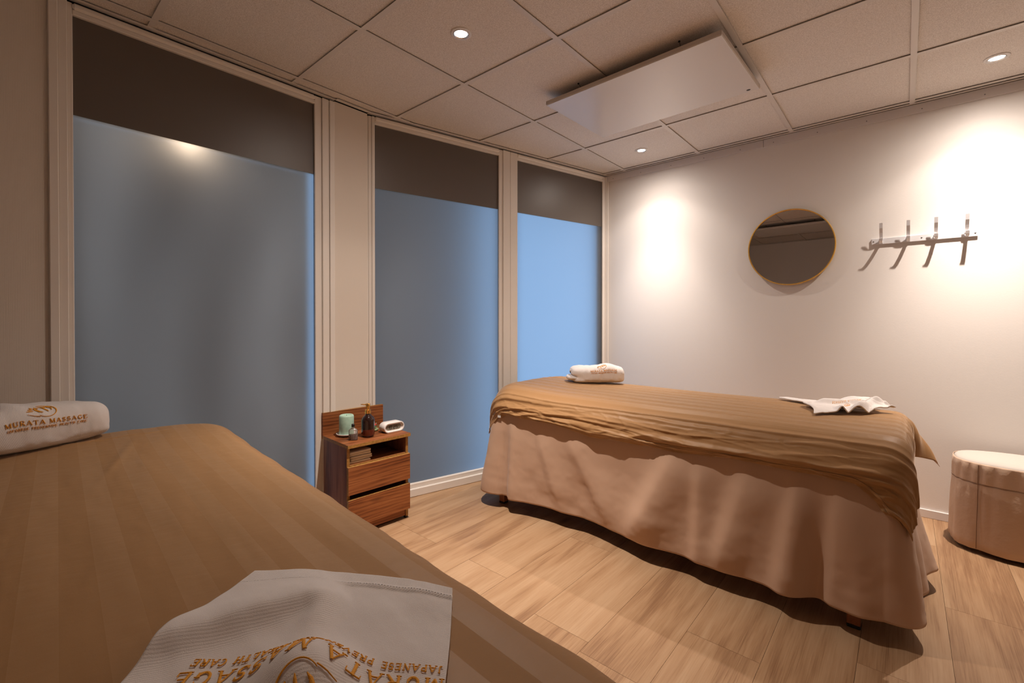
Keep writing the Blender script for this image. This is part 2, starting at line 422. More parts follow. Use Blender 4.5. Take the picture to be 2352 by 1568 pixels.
floor = tag(MB().prism([(-2.75, -1.55), (1.75, -1.55), (1.75, 3.65), (-2.1, 3.65), (-2.75, 2.0)], -0.10, -0.006).build('floor', 'dark_gap'), 'light oak plank floor', None, None, 'structure')
PW = 0.2393
row_off = {}
k0 = int(math.floor((-2.6 - 0.364) / PW)); k1 = int(math.ceil((1.7 - 0.364) / PW))
known = {-4: 1.655, -5: 1.314, -3: 1.20, -2: 1.87}
for k in range(k0, k1):
    x0 = 0.364 + k * PW; x1 = x0 + PW
    yoff = known.get(k, 0.37 * ((k * 7) % 5) + 0.13 * ((k * 3) % 4))
    L = 1.22
    y = yoff - math.ceil((yoff - YB) / L) * L
    while y < YF:
        cx, cy = (x0 + x1) / 2, y + L / 2
        poly = clip_poly([(x0 + 0.0005, y + 0.0005), (x1 - 0.0005, y + 0.0005), (x1 - 0.0005, y + L - 0.0005), (x0 + 0.0005, y + L - 0.0005)], RINGF)
        if poly:
            MB().prism([(a - cx, b - cy) for a, b in poly], -0.006, 0.0).build('plank', 'oak_floor', floor, (cx, cy, 0))
        y += L

# ------------------------------------------------------------------ walls
def structure(name, o, label): return tag(o, label, None, None, 'structure')
w = MB()
w.box(-2.60, XL, YB - 0.12, 0.158, 0, 2.46)
structure('wall_left', w.build('wall_left', 'wallpaper'), 'beige woven wallpaper wall at the left edge')
w = MB()
w.box(-2.60, -2.448, 1.292, 1.500, 0, CEIL - 0.008)
structure('wall_pillar', w.build('wall_pillar', 'wallpaper'), 'narrow wallpapered pillar between the windows')
w = MB(); w.box(-2.62, -2.49, 0.15, 1.30, 2.366, 2.5); w.box(-2.62, -2.47, 1.29, 1.52, 2.372, 2.5)
structure('wall_header', w.build('wall_header', 'dark_gap'), 'dark gap above the window frames')
w = MB(); w.box(-0.1, 2.2, 0.025, 0.15, 2.366, 2.5)
o = w.build('wall_header_angled', 'dark_gap'); o.location = (A2[0], A2[1], 0); o.rotation_euler = (0, 0, ANG2); structure('', o, 'dark gap above the angled window frames')
w = MB(); w.box(-2.05, XR + 0.12, YF, YF + 0.12, 0, 2.46)
structure('', w.build('wall_right', 'wall_paint'), 'plain off-white wall with mirror and hook rail')
w = MB(); w.box(-2.60, XR + 0.12, YB - 0.12, YB, 0, 2.46)
structure('', w.build('wall_back', 'wall_paint'), 'plain wall behind the viewer')
w = MB(); w.box(XR, XR + 0.12, YB, YF, 0, 2.46)
structure('', w.build('wall_side', 'wall_paint'), 'plain side wall out of view')
# door in the unseen side wall
dr = empty('door_1', (XR, 0.2, 0)); tag(dr, 'plain painted door in the side wall', None, None, 'structure')
bbox('door_leaf', 'door_paint', -0.02, 0.0, -0.42, 0.42, 0.01, 2.05, dr, 0.003)
for s in (-1, 1): bbox('door_casing', 'frame_paint', -0.03, 0.0, s * 0.465 - 0.04, s * 0.465 + 0.04, 0, 2.10, dr, 0.003)
bbox('door_casing', 'frame_paint', -0.03, 0.0, -0.505, 0.505, 2.06, 2.14, dr, 0.003)
MB().tube([(-0.02, 0.36, 1.0), (-0.07, 0.36, 1.0), (-0.07, 0.24, 1.0)], 0.009, 10).build('door_handle', 'aluminium', dr, smooth=True)
# baseboards
bb = MB(); bb.box(-1.98, XR, YF - 0.012, YF, 0.0, 0.047, 0.002)
structure('', bb.build('baseboard_right', 'trim_metal'), 'low pale baseboard under the mirror wall')
bb = MB(); bb.box(XR - 0.012, XR, YB, -0.31, 0, 0.047, 0.002); bb.box(XR - 0.012, XR, 0.71, YF, 0, 0.047, 0.002)
structure('', bb.build('baseboard_side', 'trim_metal'), 'low pale baseboard of the side wall')
bb = MB(); bb.box(XL, XR, YB, YB + 0.012, 0, 0.047, 0.002)
structure('', bb.build('baseboard_back', 'trim_metal'), 'low pale baseboard behind the viewer')
# metal strip under the ceiling on the mirror wall
def strip(name, x0, x1):
    o = bbox(name, 'trim_metal', x0, x1, YF - 0.010, YF, 2.318, CEIL - 0.004, None, 0.001)
    structure('', o, 'flat painted strip under the ceiling on the mirror wall')
    x = x0 + 0.06
    while x < x1:
        MB().lathe([(0.0, 0), (0.003, 0.0), (0.003, 0.0015), (0, 0.0022)], 10).xf(Matrix.Translation((x, YF - 0.010, 2.337)) @ Matrix.Rotation(R(90), 4, 'X')).build('screw', 'screw_steel', o)
        x += 0.25
strip('trim_1', -1.950, -0.745); strip('trim_2', -0.742, XR)
o = bbox('trim_3', 'frame_paint', -1.960, -1.936, YF - 0.016, YF, 0.0, 2.318, None, 0.003); structure('', o, 'slim vertical corner trim beside the far window')

# ------------------------------------------------------------------ ceiling grid
ceil_base = tag(MB().prism([(-2.75, -1.55), (1.75, -1.55), (1.75, 3.65), (-2.75, 3.65)], 2.44, 2.50).build('ceiling', 'dark_gap'), 'suspended ceiling of speckled square tiles', None, None, 'structure')
GX0, GY0, GM = -2.3743, 1.0628, 0.6
RINGC = ROOM
def cell_range(lo, hi, o0): return range(int(math.floor((lo - o0) / GM)), int(math.ceil((hi - o0) / GM)))
for i in cell_range(XL, XR, GX0):
    for j in cell_range(YB, YF, GY0):
        cx, cy = GX0 + (i + 0.5) * GM, GY0 + (j + 0.5) * GM
        h = GM / 2 - 0.0095
        poly = clip_poly([(cx - h, cy - h), (cx + h, cy - h), (cx + h, cy + h), (cx - h, cy + h)], RINGC)
        if poly and len(poly) > 2:
            MB().prism([(a - cx, b - cy) for a, b in poly], 0.007, 0.022).build('ceiling_tile', 'ceiling_tile', ceil_base, (cx, cy, CEIL))
TW = 0.0118
for i in cell_range(XL, XR, GX0):
    x = GX0 + i * GM
    if XL < x < XR:
        poly = clip_poly([(x - TW, YB), (x + TW, YB), (x + TW, YF), (x - TW, YF)], RINGC)
        if poly: MB().prism(poly, CEIL, CEIL + 0.0025).build('main_runner', 'tee_paint', ceil_base)
    for j in cell_range(YB, YF, GY0):
        y = GY0 + j * GM
        if YB < y < YF:
            poly = clip_poly([(x + TW, y - TW), (x + GM - TW, y - TW), (x + GM - TW, y + TW), (x + TW, y + TW)], RINGC)
            if poly: MB().prism(poly, CEIL + 0.0004, CEIL + 0.0029).build('cross_tee', 'tee_paint', ceil_base)
# perimeter angle trims
def edge_trim(x0, y0, x1, y1, wdt=0.022, z=CEIL - 0.0012, name='edge_trim'):
    d = np.array([x1 - x0, y1 - y0]); d = d / np.linalg.norm(d); n = np.array([-d[1], d[0]]) * wdt
    MB().prism([(x0, y0), (x1, y1), (x1 + n[0], y1 + n[1]), (x0 + n[0], y0 + n[1])], z, z + 0.002).build(name, 'tee_paint', ceil_base)
edge_trim(XR, YF - 0.002, -1.955, YF - 0.002, 0.026)
edge_trim(XL - 0.014, 1.295, XL - 0.014, YB, 0.030)
edge_trim(XL + 0.006, 1.50, XL + 0.006, 1.297, 0.024, CEIL - 0.0014)
edge_trim(B2[0] - 0.008, B2[1] - 0.01, A2[0] - 0.006, A2[1] - 0.012, 0.038, CEIL - 0.0016)
edge_trim(XL, YB, XR, YB, 0.024); edge_trim(XR, YB, XR, YF, 0.024)

# ------------------------------------------------------------------ windows
FILM_Z = 1.932; WTOP = 2.317
def make_pane(parent, x0, x1, z0, z1, front, y=0.0):
    b = MB(); b.box(x0, x1, y, y + 0.006, z0, z1)
    me = b.mesh('pane')
    me.materials.append(MATS[front]); me.materials.append(MATS['clear_back'])
    for p in me.polygons: p.material_index = 0 if p.normal.y < -0.9 else 1
    return link('frosted_pane', me, None, parent)
def window(name, origin, ang, gx0, gx1, strips_l, strips_r, label, z0=0.082, head=True):
    """local x along the wall, local y outwards; strips: list of (xa, xb, front y)"""
    w = empty(name, (origin[0], origin[1], 0), ang); tag(w, label, None, None, 'structure')
    make_pane(w, gx0 - 0.006, gx1 + 0.006, z0 - 0.006, FILM_Z, 'frosted_film')
    bbox('opaque_film', 'top_film', gx0 - 0.006, gx1 + 0.006, 0.0, 0.006, FILM_Z + 0.0005, WTOP + 0.006, w)
    for nm, ss in (('jamb', strips_l), ('jamb', strips_r)):
        for xa, xb, y in ss:
            bbox(nm, 'frame_paint', xa, xb, y, 0.06, 0.0, 2.362, w, 0.0025)
    bbox('gasket', 'black_plastic', gx1 - 0.0022, gx1 + 0.001, -0.002, 0.004, z0, WTOP, w)
    xa, xb = gx0 - 0.001, gx1 + 0.001
    bbox('head_rail', 'frame_paint', xa, xb, -0.016, 0.05, WTOP, WTOP + 0.020, w, 0.003)
    bbox('head_rail', 'frame_paint', xa, xb, -0.024, 0.05, WTOP + 0.019, 2.362, w, 0.008)
    bbox('sill_rail', 'frame_paint', xa, xb, -0.016, 0.05, 0.050, z0, w, 0.004)
    bbox('sill_rail', 'frame_paint', xa, xb, -0.030, 0.05, 0.0, 0.052, w, 0.004)
    return w
window('window_1', (-2.470, 0.0), R(90), 0.223, 1.184,
       [(0.155, 0.182, -0.030), (0.181, 0.208, -0.024), (0.207, 0.224, -0.014)],
       [(1.183, 1.222, -0.014), (1.2225, 1.2618, -0.022), (1.2632, 1.292, -0.027)],
       'large frosted window at the left with dark top film')
window('window_2', (A2[0], A2[1]), ANG2, 0.028, 0.935,
       [(-0.030, -0.008, -0.004), (-0.009, 0.012, -0.008), (0.011, 0.029, -0.014)],
       [(0.934, 0.968, -0.013), (0.9675, 1.030, -0.020)],
       'frosted window behind the nightstand, left of the mullion')
window('window_3', (A2[0], A2[1]), ANG2, 1.095, 2.006,
       [(1.031, 1.096, -0.020)],
       [(2.005, 2.036, -0.012), (2.037, 2.066, -0.018)],
       'bright blue frosted window in the far corner')

# outside: paving, added dimming screens, post, soffit lamp
g = MB().prism([(-14, -14), (-2.60, -14), (-2.60, 2.0), (-2.05, 3.66), (-2.05, 14), (-14, 14)], -0.12, -0.05).build('ground', 'outside_grey')
tag(g, 'grey paving outside the windows', None, None, 'structure')
o = bbox('dimming_screen', 'dimming_screen', -2.503, -2.498, 0.226, 1.153, 0.0, 1.958); tag(o, 'dim grey blind added to dull the dusk light behind the large left window', 'screen')
o = bbox('dimming_screen', 'dimming_screen', -2.540, -2.535, 1.53, 2.36, 0.0, 2.25); tag(o, 'dim grey blind added to grey the dusk light behind the window next to the nightstand', 'screen')
o = bbox('outdoor_post', 'outside_grey', 1.935, 2.03, 0.030, 0.08, 0.0, 2.35); o.location = (A2[0], A2[1], 0); o.rotation_euler = (0, 0, ANG2)
tag(o, 'grey post behind the right edge of the far window', 'post')
ol = empty('outdoor_lamp', (-2.560, 0.60, 1.985)); tag(ol, 'small white lamp glowing behind the left window under its dark film', 'lamp')
MB().lathe([(0, 0.03), (0.03, 0.03), (0.032, 0.0), (0.026, -0.006), (0.0, -0.008)], 20).build('lamp_body', 'lamp_ring', ol, smooth=True)
MB().tube([(0, 0, 0.028), (0, 0, 0.40)], 0.006, 10).build('bracket', 'lamp_ring', ol)
ld = bpy.data.lights.new('outdoor_light', 'POINT'); ld.energy = 5.0; ld.color = (0.66, 0.82, 0.9); ld.shadow_soft_size = 0.02
lo = bpy.data.objects.new('outdoor_light', ld); C.objects.link(lo); lo.parent = ol; lo.location = (0, 0, -0.035)

# ------------------------------------------------------------------ ceiling downlights
ang = [0, 5, 10, 15, 20, 25, 30, 35, 40, 45, 50, 52.5, 55, 60, 70, 80, 90]
cd = [880, 870, 840, 780, 660, 490, 310, 200, 146, 112, 80, 62, 47, 32, 14, 4, 0]
ies = bpy.data.texts.new('downlight_ies')
ies.write('IESNA:LM-63-2002\nTILT=NONE\n1 1000 1 %d 1 1 2 0 0 0\n1 1 10\n%s\n0\n%s\n' % (len(ang), ' '.join(map(str, ang)), ' '.join(map(str, cd))))
def downlight(x, y, label, k):
    e = empty('downlight', (x, y, CEIL + 0.007)); tag(e, label, 'ceiling lamp', 'recessed ceiling downlights')
    MB().lathe([(0.029, -0.001), (0.032, -0.004), (0.043, -0.0045), (0.046, -0.002), (0.046, 0.001), (0.029, 0.001)], 40, cap=False).build('trim_ring', 'lamp_ring', e, smooth=True)
    MB().lathe([(0.0275, -0.0015), (0.030, -0.0055), (0.033, -0.0055), (0.0335, -0.001)], 40, cap=False).build('inner_ring', 'lamp_chrome', e, smooth=True)
    MB().lathe([(0.0, -0.004), (0.02, -0.0038), (0.0275, -0.0015), (0.0275, 0.0)], 32, cap=False).build('bulb', 'bulb', e, smooth=True)
    l = bpy.data.lights.new('downlight_light', 'SPOT'); l.energy = LAMP_W * k; l.color = LAMP_COL; l.shadow_soft_size = 0.012
    l.spot_size = R(172); l.spot_blend = 0.1; l.use_nodes = True
    t = l.node_tree; em = t.nodes['Emission']; n = t.nodes.new('ShaderNodeTexIES'); n.mode = 'INTERNAL'; n.ies = ies
    t.links.new(n.outputs[0], em.inputs['Strength'])
    lo = bpy.data.objects.new('downlight_light', l); C.objects.link(lo); lo.parent = e; lo.location = (0, 0, -0.03)
downlight(GX0 + 1.5 * GM, GY0 + 0.5 * GM, 'round recessed downlight in the tile nearest the left window', 1.25)
downlight(GX0 + 1.5 * GM, GY0 + 3.5 * GM, 'round recessed downlight in the corner tile beyond the ceiling panel', 0.80)
downlight(GX0 + 4.5 * GM, GY0 + 3.5 * GM, 'round recessed downlight above the coat hooks at the right', 1.08)

# ------------------------------------------------------------------ hanging heating panel
def heating_panel(x0, y0, rz, label):
    hp = empty('heating_panel', (x0, y0, CEIL - 0.062), R(rz)); tag(hp, label, 'heater', 'hung heating panels')
    o = MB().box(-0.4625, 0.4625, -0.298, 0.298, 0.003, 0.024, 0.002).build('panel_frame', 'panel_edge', hp)
    o = MB().box(-0.460, 0.460, -0.2955, 0.2955, 0.0, 0.004, 0.001).build('panel_face', 'panel_white', hp)
    for sx, sy in ((-1, -1), (1, -1), (-1, 1), (1, 1)):
        x, y = sx * 0.27, sy * 0.235
        dx = 0.016 * (1 if sx < 0 else 0.2)
        MB().tube([(x + dx, y, 0.022), (x, y - 0.03, 0.068)], 0.0011, 6).build('hanging_wire', 'steel_wire', hp)
        MB().lathe([(0.0, -0.003), (0.0048, -0.003), (0.0048, 0.001), (0, 0.001)], 14).xf(Matrix.Translation((x, y - 0.03, 0.0675))).build('ceiling_anchor', 'black_plastic', hp)
    mk = MB(); mk.lathe([(0.006, -0.0008), (0.0075, -0.0008), (0.0075, 0.0004), (0.006, 0.0004)], 24, sx=1.3); mk.box(-0.003, 0.003, -0.002, 0.002, -0.0006, 0.0004)
    mk.xf(Matrix.Translation((0.415, 0.268, 0.0))).build('maker_mark', 'black_plastic', hp)
heating_panel(-1.036, 2.312, -1.4, 'flat white heating panel hung below the ceiling above the far bed')
heating_panel(-1.12, 0.05, 1.0, 'flat white heating panel above the foreground bed, seen only in the round mirror')

# ------------------------------------------------------------------ mirror
mi = empty('round_mirror', (-0.582, YF, 1.614)); tag(mi, 'round wall mirror in a thin gold frame', 'mirror')
rot = Matrix.Rotation(R(90), 4, 'X')          # lathe axis -> -Y
MB().lathe([(0.0, 0.0), (0.243, 0.0), (0.243, 0.016), (0.0, 0.016)], 96).xf(rot).build('backing', 'mirror_back', mi)
o = MB().lathe([(0.0, 0.0172), (0.2475, 0.0172)], 96, cap=False).xf(rot).build('mirror_glass', 'mirror_glass', mi)
o = MB().lathe([(0.2465, 0.0), (0.252, 0.0), (0.2525, 0.022), (0.2505, 0.0245), (0.2465, 0.0245), (0.2450, 0.022), (0.2450, 0.0)], 96, cap=False).xf(rot).build('gold_frame', 'mirror_gold', mi); auto_smooth(o, 40)

# ------------------------------------------------------------------ coat hook rail
hk = empty('coat_hook_rail', (0.0, YF, 1.600)); tag(hk, 'brushed aluminium coat rail with four double hooks', 'coat hooks')
rail = MB().box(-0.155, 0.296, -0.010, 0.0, -0.017, 0.018, 0.001).build('rail', 'aluminium', hk)
def strip_path(pts, w, th):
    """flat bar of width w along X following pts in (y,z)"""
    b = MB(); n = len(pts); L = []
    for i, (y, z) in enumerate(pts):
        y0, z0 = pts[max(i - 1, 0)]; y1, z1 = pts[min(i + 1, n - 1)]
        d = Vector((y1 - y0, z1 - z0)).normalized(); nn = Vector((-d.y, d.x)) * th / 2
        L.append([b.bm.verts.new(c) for c in ((-w / 2, y + nn.x, z + nn.y), (w / 2, y + nn.x, z + nn.y), (w / 2, y - nn.x, z - nn.y), (-w / 2, y - nn.x, z - nn.y))])
    for i in range(n - 1):
        for k in range(4): b.bm.faces.new((L[i][k], L[i][(k + 1) % 4], L[i + 1][(k + 1) % 4], L[i + 1][k]))
    b.bm.faces.new(L[0][::-1]); b.bm.faces.new(L[-1])
    return b
up = strip_path([(-0.011, 0.000), (-0.014, 0.006), (-0.026, 0.022), (-0.040, 0.045), (-0.051, 0.072), (-0.058, 0.102)], 0.0155, 0.003).mesh('upper_prong')
dn = strip_path([(-0.012, 0.004), (-0.020, -0.008), (-0.036, -0.015), (-0.052, -0.014), (-0.062, -0.004), (-0.066, 0.010)], 0.0155, 0.003).mesh('lower_prong')
bt = MB().box(-0.00775, 0.00775, -0.0145, -0.009, -0.012, 0.014, 0.0008).mesh('hook_plate')
for me in (up, dn, bt): me.materials.append(MATS['aluminium'])
for x in (-0.110, 0.012, 0.129, 0.2525):
    h = link('hook_plate', bt, None, hk, (x, 0, 0))
    link('upper_prong', up, None, h); link('lower_prong', dn, None, h)
for x in (-0.146, 0.070, 0.286):
    MB().lathe([(0.0, 0.0118), (0.003, 0.0116), (0.0042, 0.0095)], 14, cap=False).xf(Matrix.Translation((x, 0, 0.001)) @ rot).build('screw', 'screw_steel', hk, smooth=True)

# ------------------------------------------------------------------ massage beds
def massage_table(cx, cy, label, lx=0.985, ly=0.372, rz=0.0):
    e = empty('massage_table', (cx, cy, 0), rz); tag(e, label, 'massage table', 'massage tables')
    o = MB().box(-lx + 0.11, lx - 0.04, -ly + 0.06, ly - 0.06, 0.565, 0.678, 0.05, 5).build('padded_top', 'mattress', e, smooth=True)
    o = MB().box(-lx + 0.09, lx - 0.07, -ly + 0.03, ly - 0.03, 0.525, 0.566, 0.004).build('frame', 'leg_wood', e)
    for sx in (-1, 1):
        for sy in (-1, 1):
            lg = MB().box(-0.0205, 0.0205, -0.0205, 0.0205, 0.012, 0.54, 0.003).build('leg', 'leg_wood', e, (sx * 0.868, sy * 0.318, 0))
            MB().box(-0.021, 0.021, -0.021, 0.021, 0.0, 0.013, 0.003).build('rubber_foot', 'rubber', lg)
    return e
def skirt(cx, cy, label, front_pts, ridges, lx=0.995, ly=0.378, r=0.05, rh=0.17, seed=1, rz=0.0, zb=0.083, zt=0.610, ends_amp=0.030):
    # perimeter walk, counter-clockwise from the front left corner
    segs = []
    def arc(px, py, a0, n=14, r=r):
        return [((px + r * math.cos(a), py + r * math.sin(a)), (math.cos(a), math.sin(a))) for a in np.linspace(a0, a0 + math.pi / 2, n, endpoint=False)]
    def line(p, q, nrm, n):
        return [((p[0] + (q[0] - p[0]) * t, p[1] + (q[1] - p[1]) * t), nrm) for t in np.linspace(0, 1, n, endpoint=False)]
    segs += line((-lx + rh, -ly), (lx - r, -ly), (0, -1), 260)
    segs += arc(lx - r, -ly + r, -math.pi / 2)
    segs += line((lx, -ly + r), (lx, ly - r), (1, 0), 120)
    segs += arc(lx - r, ly - r, 0)
    segs += line((lx - r, ly), (-lx + rh, ly), (0, 1), 120)
    segs += arc(-lx + rh, ly - rh, math.pi / 2, 22, rh)
    segs += line((-lx, ly - rh), (-lx, -ly + rh), (-1, 0), 60)
    segs += arc(-lx + rh, -ly + rh, math.pi, 22, rh)
    XY = np.array([s[0] for s in segs]); NN = np.array([s[1] for s in segs])
    s = np.concatenate([[0], np.cumsum(np.linalg.norm(np.diff(XY, axis=0), axis=1))])
    rows = 64
    t = np.linspace(0, 1, rows)                      # 0 top, 1 bottom
    S, T = np.meshgrid(s, t, indexing='ij')
    X0 = XY[:, 0][:, None] + 0 * T; Y0 = XY[:, 1][:, None] + 0 * T
    frontness = np.clip(-NN[:, 1], 0, 1)[:, None]; endness = np.abs(NN[:, 0])[:, None]; backness = np.clip(NN[:, 1], 0, 1)[:, None]
    fx = np.array([p[0] for p in front_pts]); fv = np.array([p[1] for p in front_pts])
    xs = XY[:, 0] + cx
    f = np.interp(xs, fx, fv)
    ker = np.hanning(13); ker /= ker.sum()
    f = np.convolve(np.pad(f, 6, mode='edge'), ker, 'valid')
    Z = zt + (zb - zt) * T
    disp = frontness * (f[:, None] * T ** 1.3)
    for (xa, za, xb, zb_, amp, wd) in ridges:
        d = np.array([xb - xa, zb_ - za]); L = np.linalg.norm(d); d = d / L
        px = X0 + cx - xa; pz = Z - za
        al = px * d[0] + pz * d[1]; ac = px * (-d[1]) + pz * d[0]
        env = sstep(-0.08, 0.10, al) * (1 - sstep(L - 0.12, L + 0.12, al))
        sharp = np.where(ac > 0, gauss(ac, wd * 1.9), gauss(ac, wd * 1.0))
        disp += frontness * 1.35 * amp * env * sharp * T ** 0.5
    disp += endness * T * (ends_amp * (0.5 + 0.5 * np.sin(S * 2 * math.pi / 0.235 + 1.0)) + 0.02 * T + 0.012)
    disp += endness * T * np.where(NN[:, 0][:, None] > 0, 0.050 * sstep(-0.25, 0.38, Y0), 0)
    disp += backness * T * 0.015 * np.sin(S * 2 * math.pi / 0.31)
    disp += T * 0.018 * fbm(S * 3.0, T * 1.5, seed, 3) + 0.004 * fbm(S * 14, T * 9, seed + 5, 3) * T
    X = X0 + NN[:, 0][:, None] * disp; Y = Y0 + NN[:, 1][:, None] * disp
    Z = Z + 0.006 * vnoise(S * 5, 0 * S, seed + 9) * T
    P = np.stack([X, Y, Z], -1)
    o = link('table_skirt', grid_mesh('table_skirt', P, close_u=True), 'skirt_cloth', None, (cx, cy, 0), (0, 0, rz))
    solidify(o, 0.0025)
    tag(o, label, 'bed skirt', 'fitted skirts of the massage tables')
    # sewn hem along the lower edge
    hem = P[:, -7:, :].copy(); hem[..., 0] += NN[:, 0][:, None] * 0.0012; hem[..., 1] += NN[:, 1][:, None] * 0.0012
    hm = link('hem', grid_mesh('hem', hem, close_u=True), 'skirt_cloth', o); solidify(hm, 0.002, 1)
    return o

def drape(cx, cy, label, lx, ly, ztop, drops, rad, ear, fold=0.0, seed=3, nx=460, ny=230, hemfun=None, crown=0.0, topnoise=0.002, extra=None, rz=0.0, head=0.0, plan=(0.11, 0.03), wrinkle=0.0):
    """drops = (left,right,front,back) hem drop below the top; rad likewise bend radius"""
    dL, dR, dF, dB = drops; rL, rR, rF, rB = rad
    def over(drop, r): return r * math.pi / 2 + max(drop - r, 0.0) if drop > r else r * math.acos(max(1 - drop / r, -1))
    oL, oR, oF, oB = over(dL, rL), over(dR, rR), over(dF, rF), over(dB, rB)
    a = np.linspace(-(lx - rL) - oL, (lx - rR) + oR, nx); b = np.linspace(0, 1, ny)
    # denser rows on the front hang
    yb0 = -(ly - rF) - oF; yb1 = (ly - rB) + oB
    bb_ = yb0 + (yb1 - yb0) * (0.55 * b + 0.45 * b ** 2)
    Xf, Yf = np.meshgrid(a, bb_, indexing='ij')
    if hemfun is not None:                    # stretch front overhang as a function of x
        k = hemfun(Xf + cx)
        below = np.clip(-(ly - rF) - Yf, 0, None)
        Yf = Yf - below * (k - 1)
    pr = np.where(Xf > 0, plan[1], plan[0])
    ex = np.where(Xf > 0, lx - rR, lx - rL) - pr; ey = np.where(Yf > 0, ly - rB, ly - rF) - pr
    dx = np.clip(np.abs(Xf) - ex, 0, None); dy = np.clip(np.abs(Yf) - ey, 0, None)
    hy_ = np.hypot(dx, dy) + 1e-9
    ph = np.arctan2(dy, dx)
    flat_part = np.minimum(hy_, pr)
    d = np.clip(hy_ - pr, 0, None) + 1e-9
    r1 = np.where(Xf > 0, rR, rL); r2 = np.where(Yf > 0, rB, rF)
    r = r1 * np.cos(ph) ** 2 + r2 * np.sin(ph) ** 2
    q = d / r
    out = np.where(q < math.pi / 2, r * np.sin(np.clip(q, 0, math.pi / 2)), r)
    zz = np.where(q < math.pi / 2, -r * (1 - np.cos(np.clip(q, 0, math.pi / 2))), -(r + d - r * math.pi / 2))
    both = (dx > 0) & (dy > 0)
    s2 = np.where(both, np.sin(2 * ph) ** 2, 0)
    kx = np.where(Xf > 0, np.where(Yf > 0, ear[3], ear[2]), np.where(Yf > 0, ear[1], ear[0]))
    flare = kx * np.clip(d - r * 0.9, 0, None) * s2
    out = out + flare
    zz = zz * (1 - 0.12 * np.where(both, s2 * kx, 0))
    out = out + flat_part
    X = np.sign(Xf) * (np.minimum(np.abs(Xf), ex) + out * np.cos(ph))
    Y = np.sign(Yf) * (np.minimum(np.abs(Yf), ey) + out * np.sin(ph))
    dx = np.clip(dx - pr, 0, None); dy = np.clip(dy - pr, 0, None)
    Z = ztop + zz
    hang = np.clip(q / (math.pi / 2), 0, 1.6)
    nx_ = np.sign(Xf) * np.cos(ph) * np.clip(hang, 0, 1); ny_ = np.sign(Yf) * np.sin(ph) * np.clip(hang, 0, 1)
    nz_ = np.clip(1 - hang, 0, 1)
    ontop = np.where(d < 1e-6, 1.0, 0.0)
    if fold > 0:
        # bunched folds running along the front hang, wandering up and down
        fr = np.where((Yf < 0), np.sin(ph) ** 2, 0) * (dy > 0)
        u = Xf + cx; dist = dy
        m = 0
        tot = over(dF, rF)
        for kf in range(6):
            base = tot * (0.50 + 0.095 * kf) + 0.012 * np.sin(u * (2.1 + 0.5 * kf) + kf * 1.7) + 0.050 * vnoise(u * 1.5, 0 * u + kf * 3.3, seed + kf)
            wd = 0.0085 + 0.004 * (kf % 3)
            amp = 0.5 + 1.0 * np.clip(vnoise(u * 2.6 + kf * 5.1, 0 * u, seed + 20 + kf) + 0.45, 0, 1)
            sl = dist - base
            m = m + amp * np.where(sl > 0, gauss(sl, wd * 0.55), gauss(sl, wd * 1.9))
        m = m + 0.9 * np.abs(fbm(u * 4 + dist * 10, dist * 22 - u * 2.5, seed + 40, 2)) * sstep(0.05, 0.14, dist)
        rg = lambda n: 1 - np.clip(np.abs(n) * 4.2, 0, 1)
        wob = 1.2 * vnoise(u * 1.4, dist * 5, seed + 70)
        m = m + 0.75 * rg(vnoise(u * 1.6 + 3, dist * 30 + wob * 3 + u * 2.0, seed + 71)) * sstep(0.07, 0.16, dist)
        m = m + 0.45 * rg(vnoise(u * 5.0 + dist * 9, dist * 44 - u * 4, seed + 72)) * sstep(0.09, 0.17, dist)
        m = m + 0.30 * rg(vnoise(u * 13 - dist * 20, dist * 26 + u * 7, seed + 73)) * sstep(0.06, 0.15, dist)
        disp = fold * m * fr * sstep(0.02, 0.10, dist)
        disp = disp + fold * 0.5 * fbm(u * 9, dist * 16, seed + 60, 2) * sstep(0.03, 0.12, dist) * fr
        X = X + nx_ * disp; Y = Y + ny_ * disp; Z = Z + nz_ * disp
    # ends: small vertical pleats
    en = np.cos(ph) ** 2 * (dx > 0) * sstep(0.02, 0.12, dx)
    pl = 0.006 * np.sin(Yf * 60 + 4 * vnoise(Yf * 4, dx * 3, seed)) + 0.012 * fbm(Yf * 9, dx * 4, seed + 2, 3)
    X = X + np.sign(Xf) * en * pl
    # the lying part
    def rel(xl, yl):
        c_ = crown * (1 - (yl / ly) ** 2).clip(0, 1)
        c_ = c_ + 0.0012 * wrinkle * (1 - np.clip(np.abs(vnoise((xl + cx) * 1.3, yl * 42 + 1.5 * vnoise(xl * 2, yl * 3, seed + 90), seed + 91)) * 5, 0, 1))
        return c_ + topnoise * fbm((xl + cx) * 2.2, yl * 13, seed + 4, 4) + 0.35 * topnoise * fbm((xl + cx) * 9, yl * 30, seed + 8, 2)
    def raise_(xl): return head * (1 - sstep(-0.86 * lx, -0.45 * lx, xl))
    Z = Z + rel(Xf, Yf) * np.clip(1 - hang * 0.6, 0, 1) + raise_(Xf) * np.clip(1 - 0.5 * hang, 0, 1)
    cr_, sr_ = math.cos(rz), math.sin(rz)
    def height(xw, yw):
        dx_ = np.asarray(xw) - cx; dy_ = np.asarray(yw) - cy
        xl = dx_ * cr_ + dy_ * sr_; yl = -dx_ * sr_ + dy_ * cr_
        return ztop + rel(xl, yl) + raise_(xl)
    if extra is not None: X, Y, Z = extra(X, Y, Z, Xf, Yf, dx, dy, ph, hang)
    uv = np.stack([Xf, Yf + cy], -1)
    o = link('bed_sheet', grid_mesh('bed_sheet', np.stack([X, Y, Z], -1), uv), 'sheet_cloth', None, (cx, cy, 0), (0, 0, rz))
    solidify(o, 0.0012)
    tag(o, label, 'bed sheet', 'satin-striped tan bed sheets')
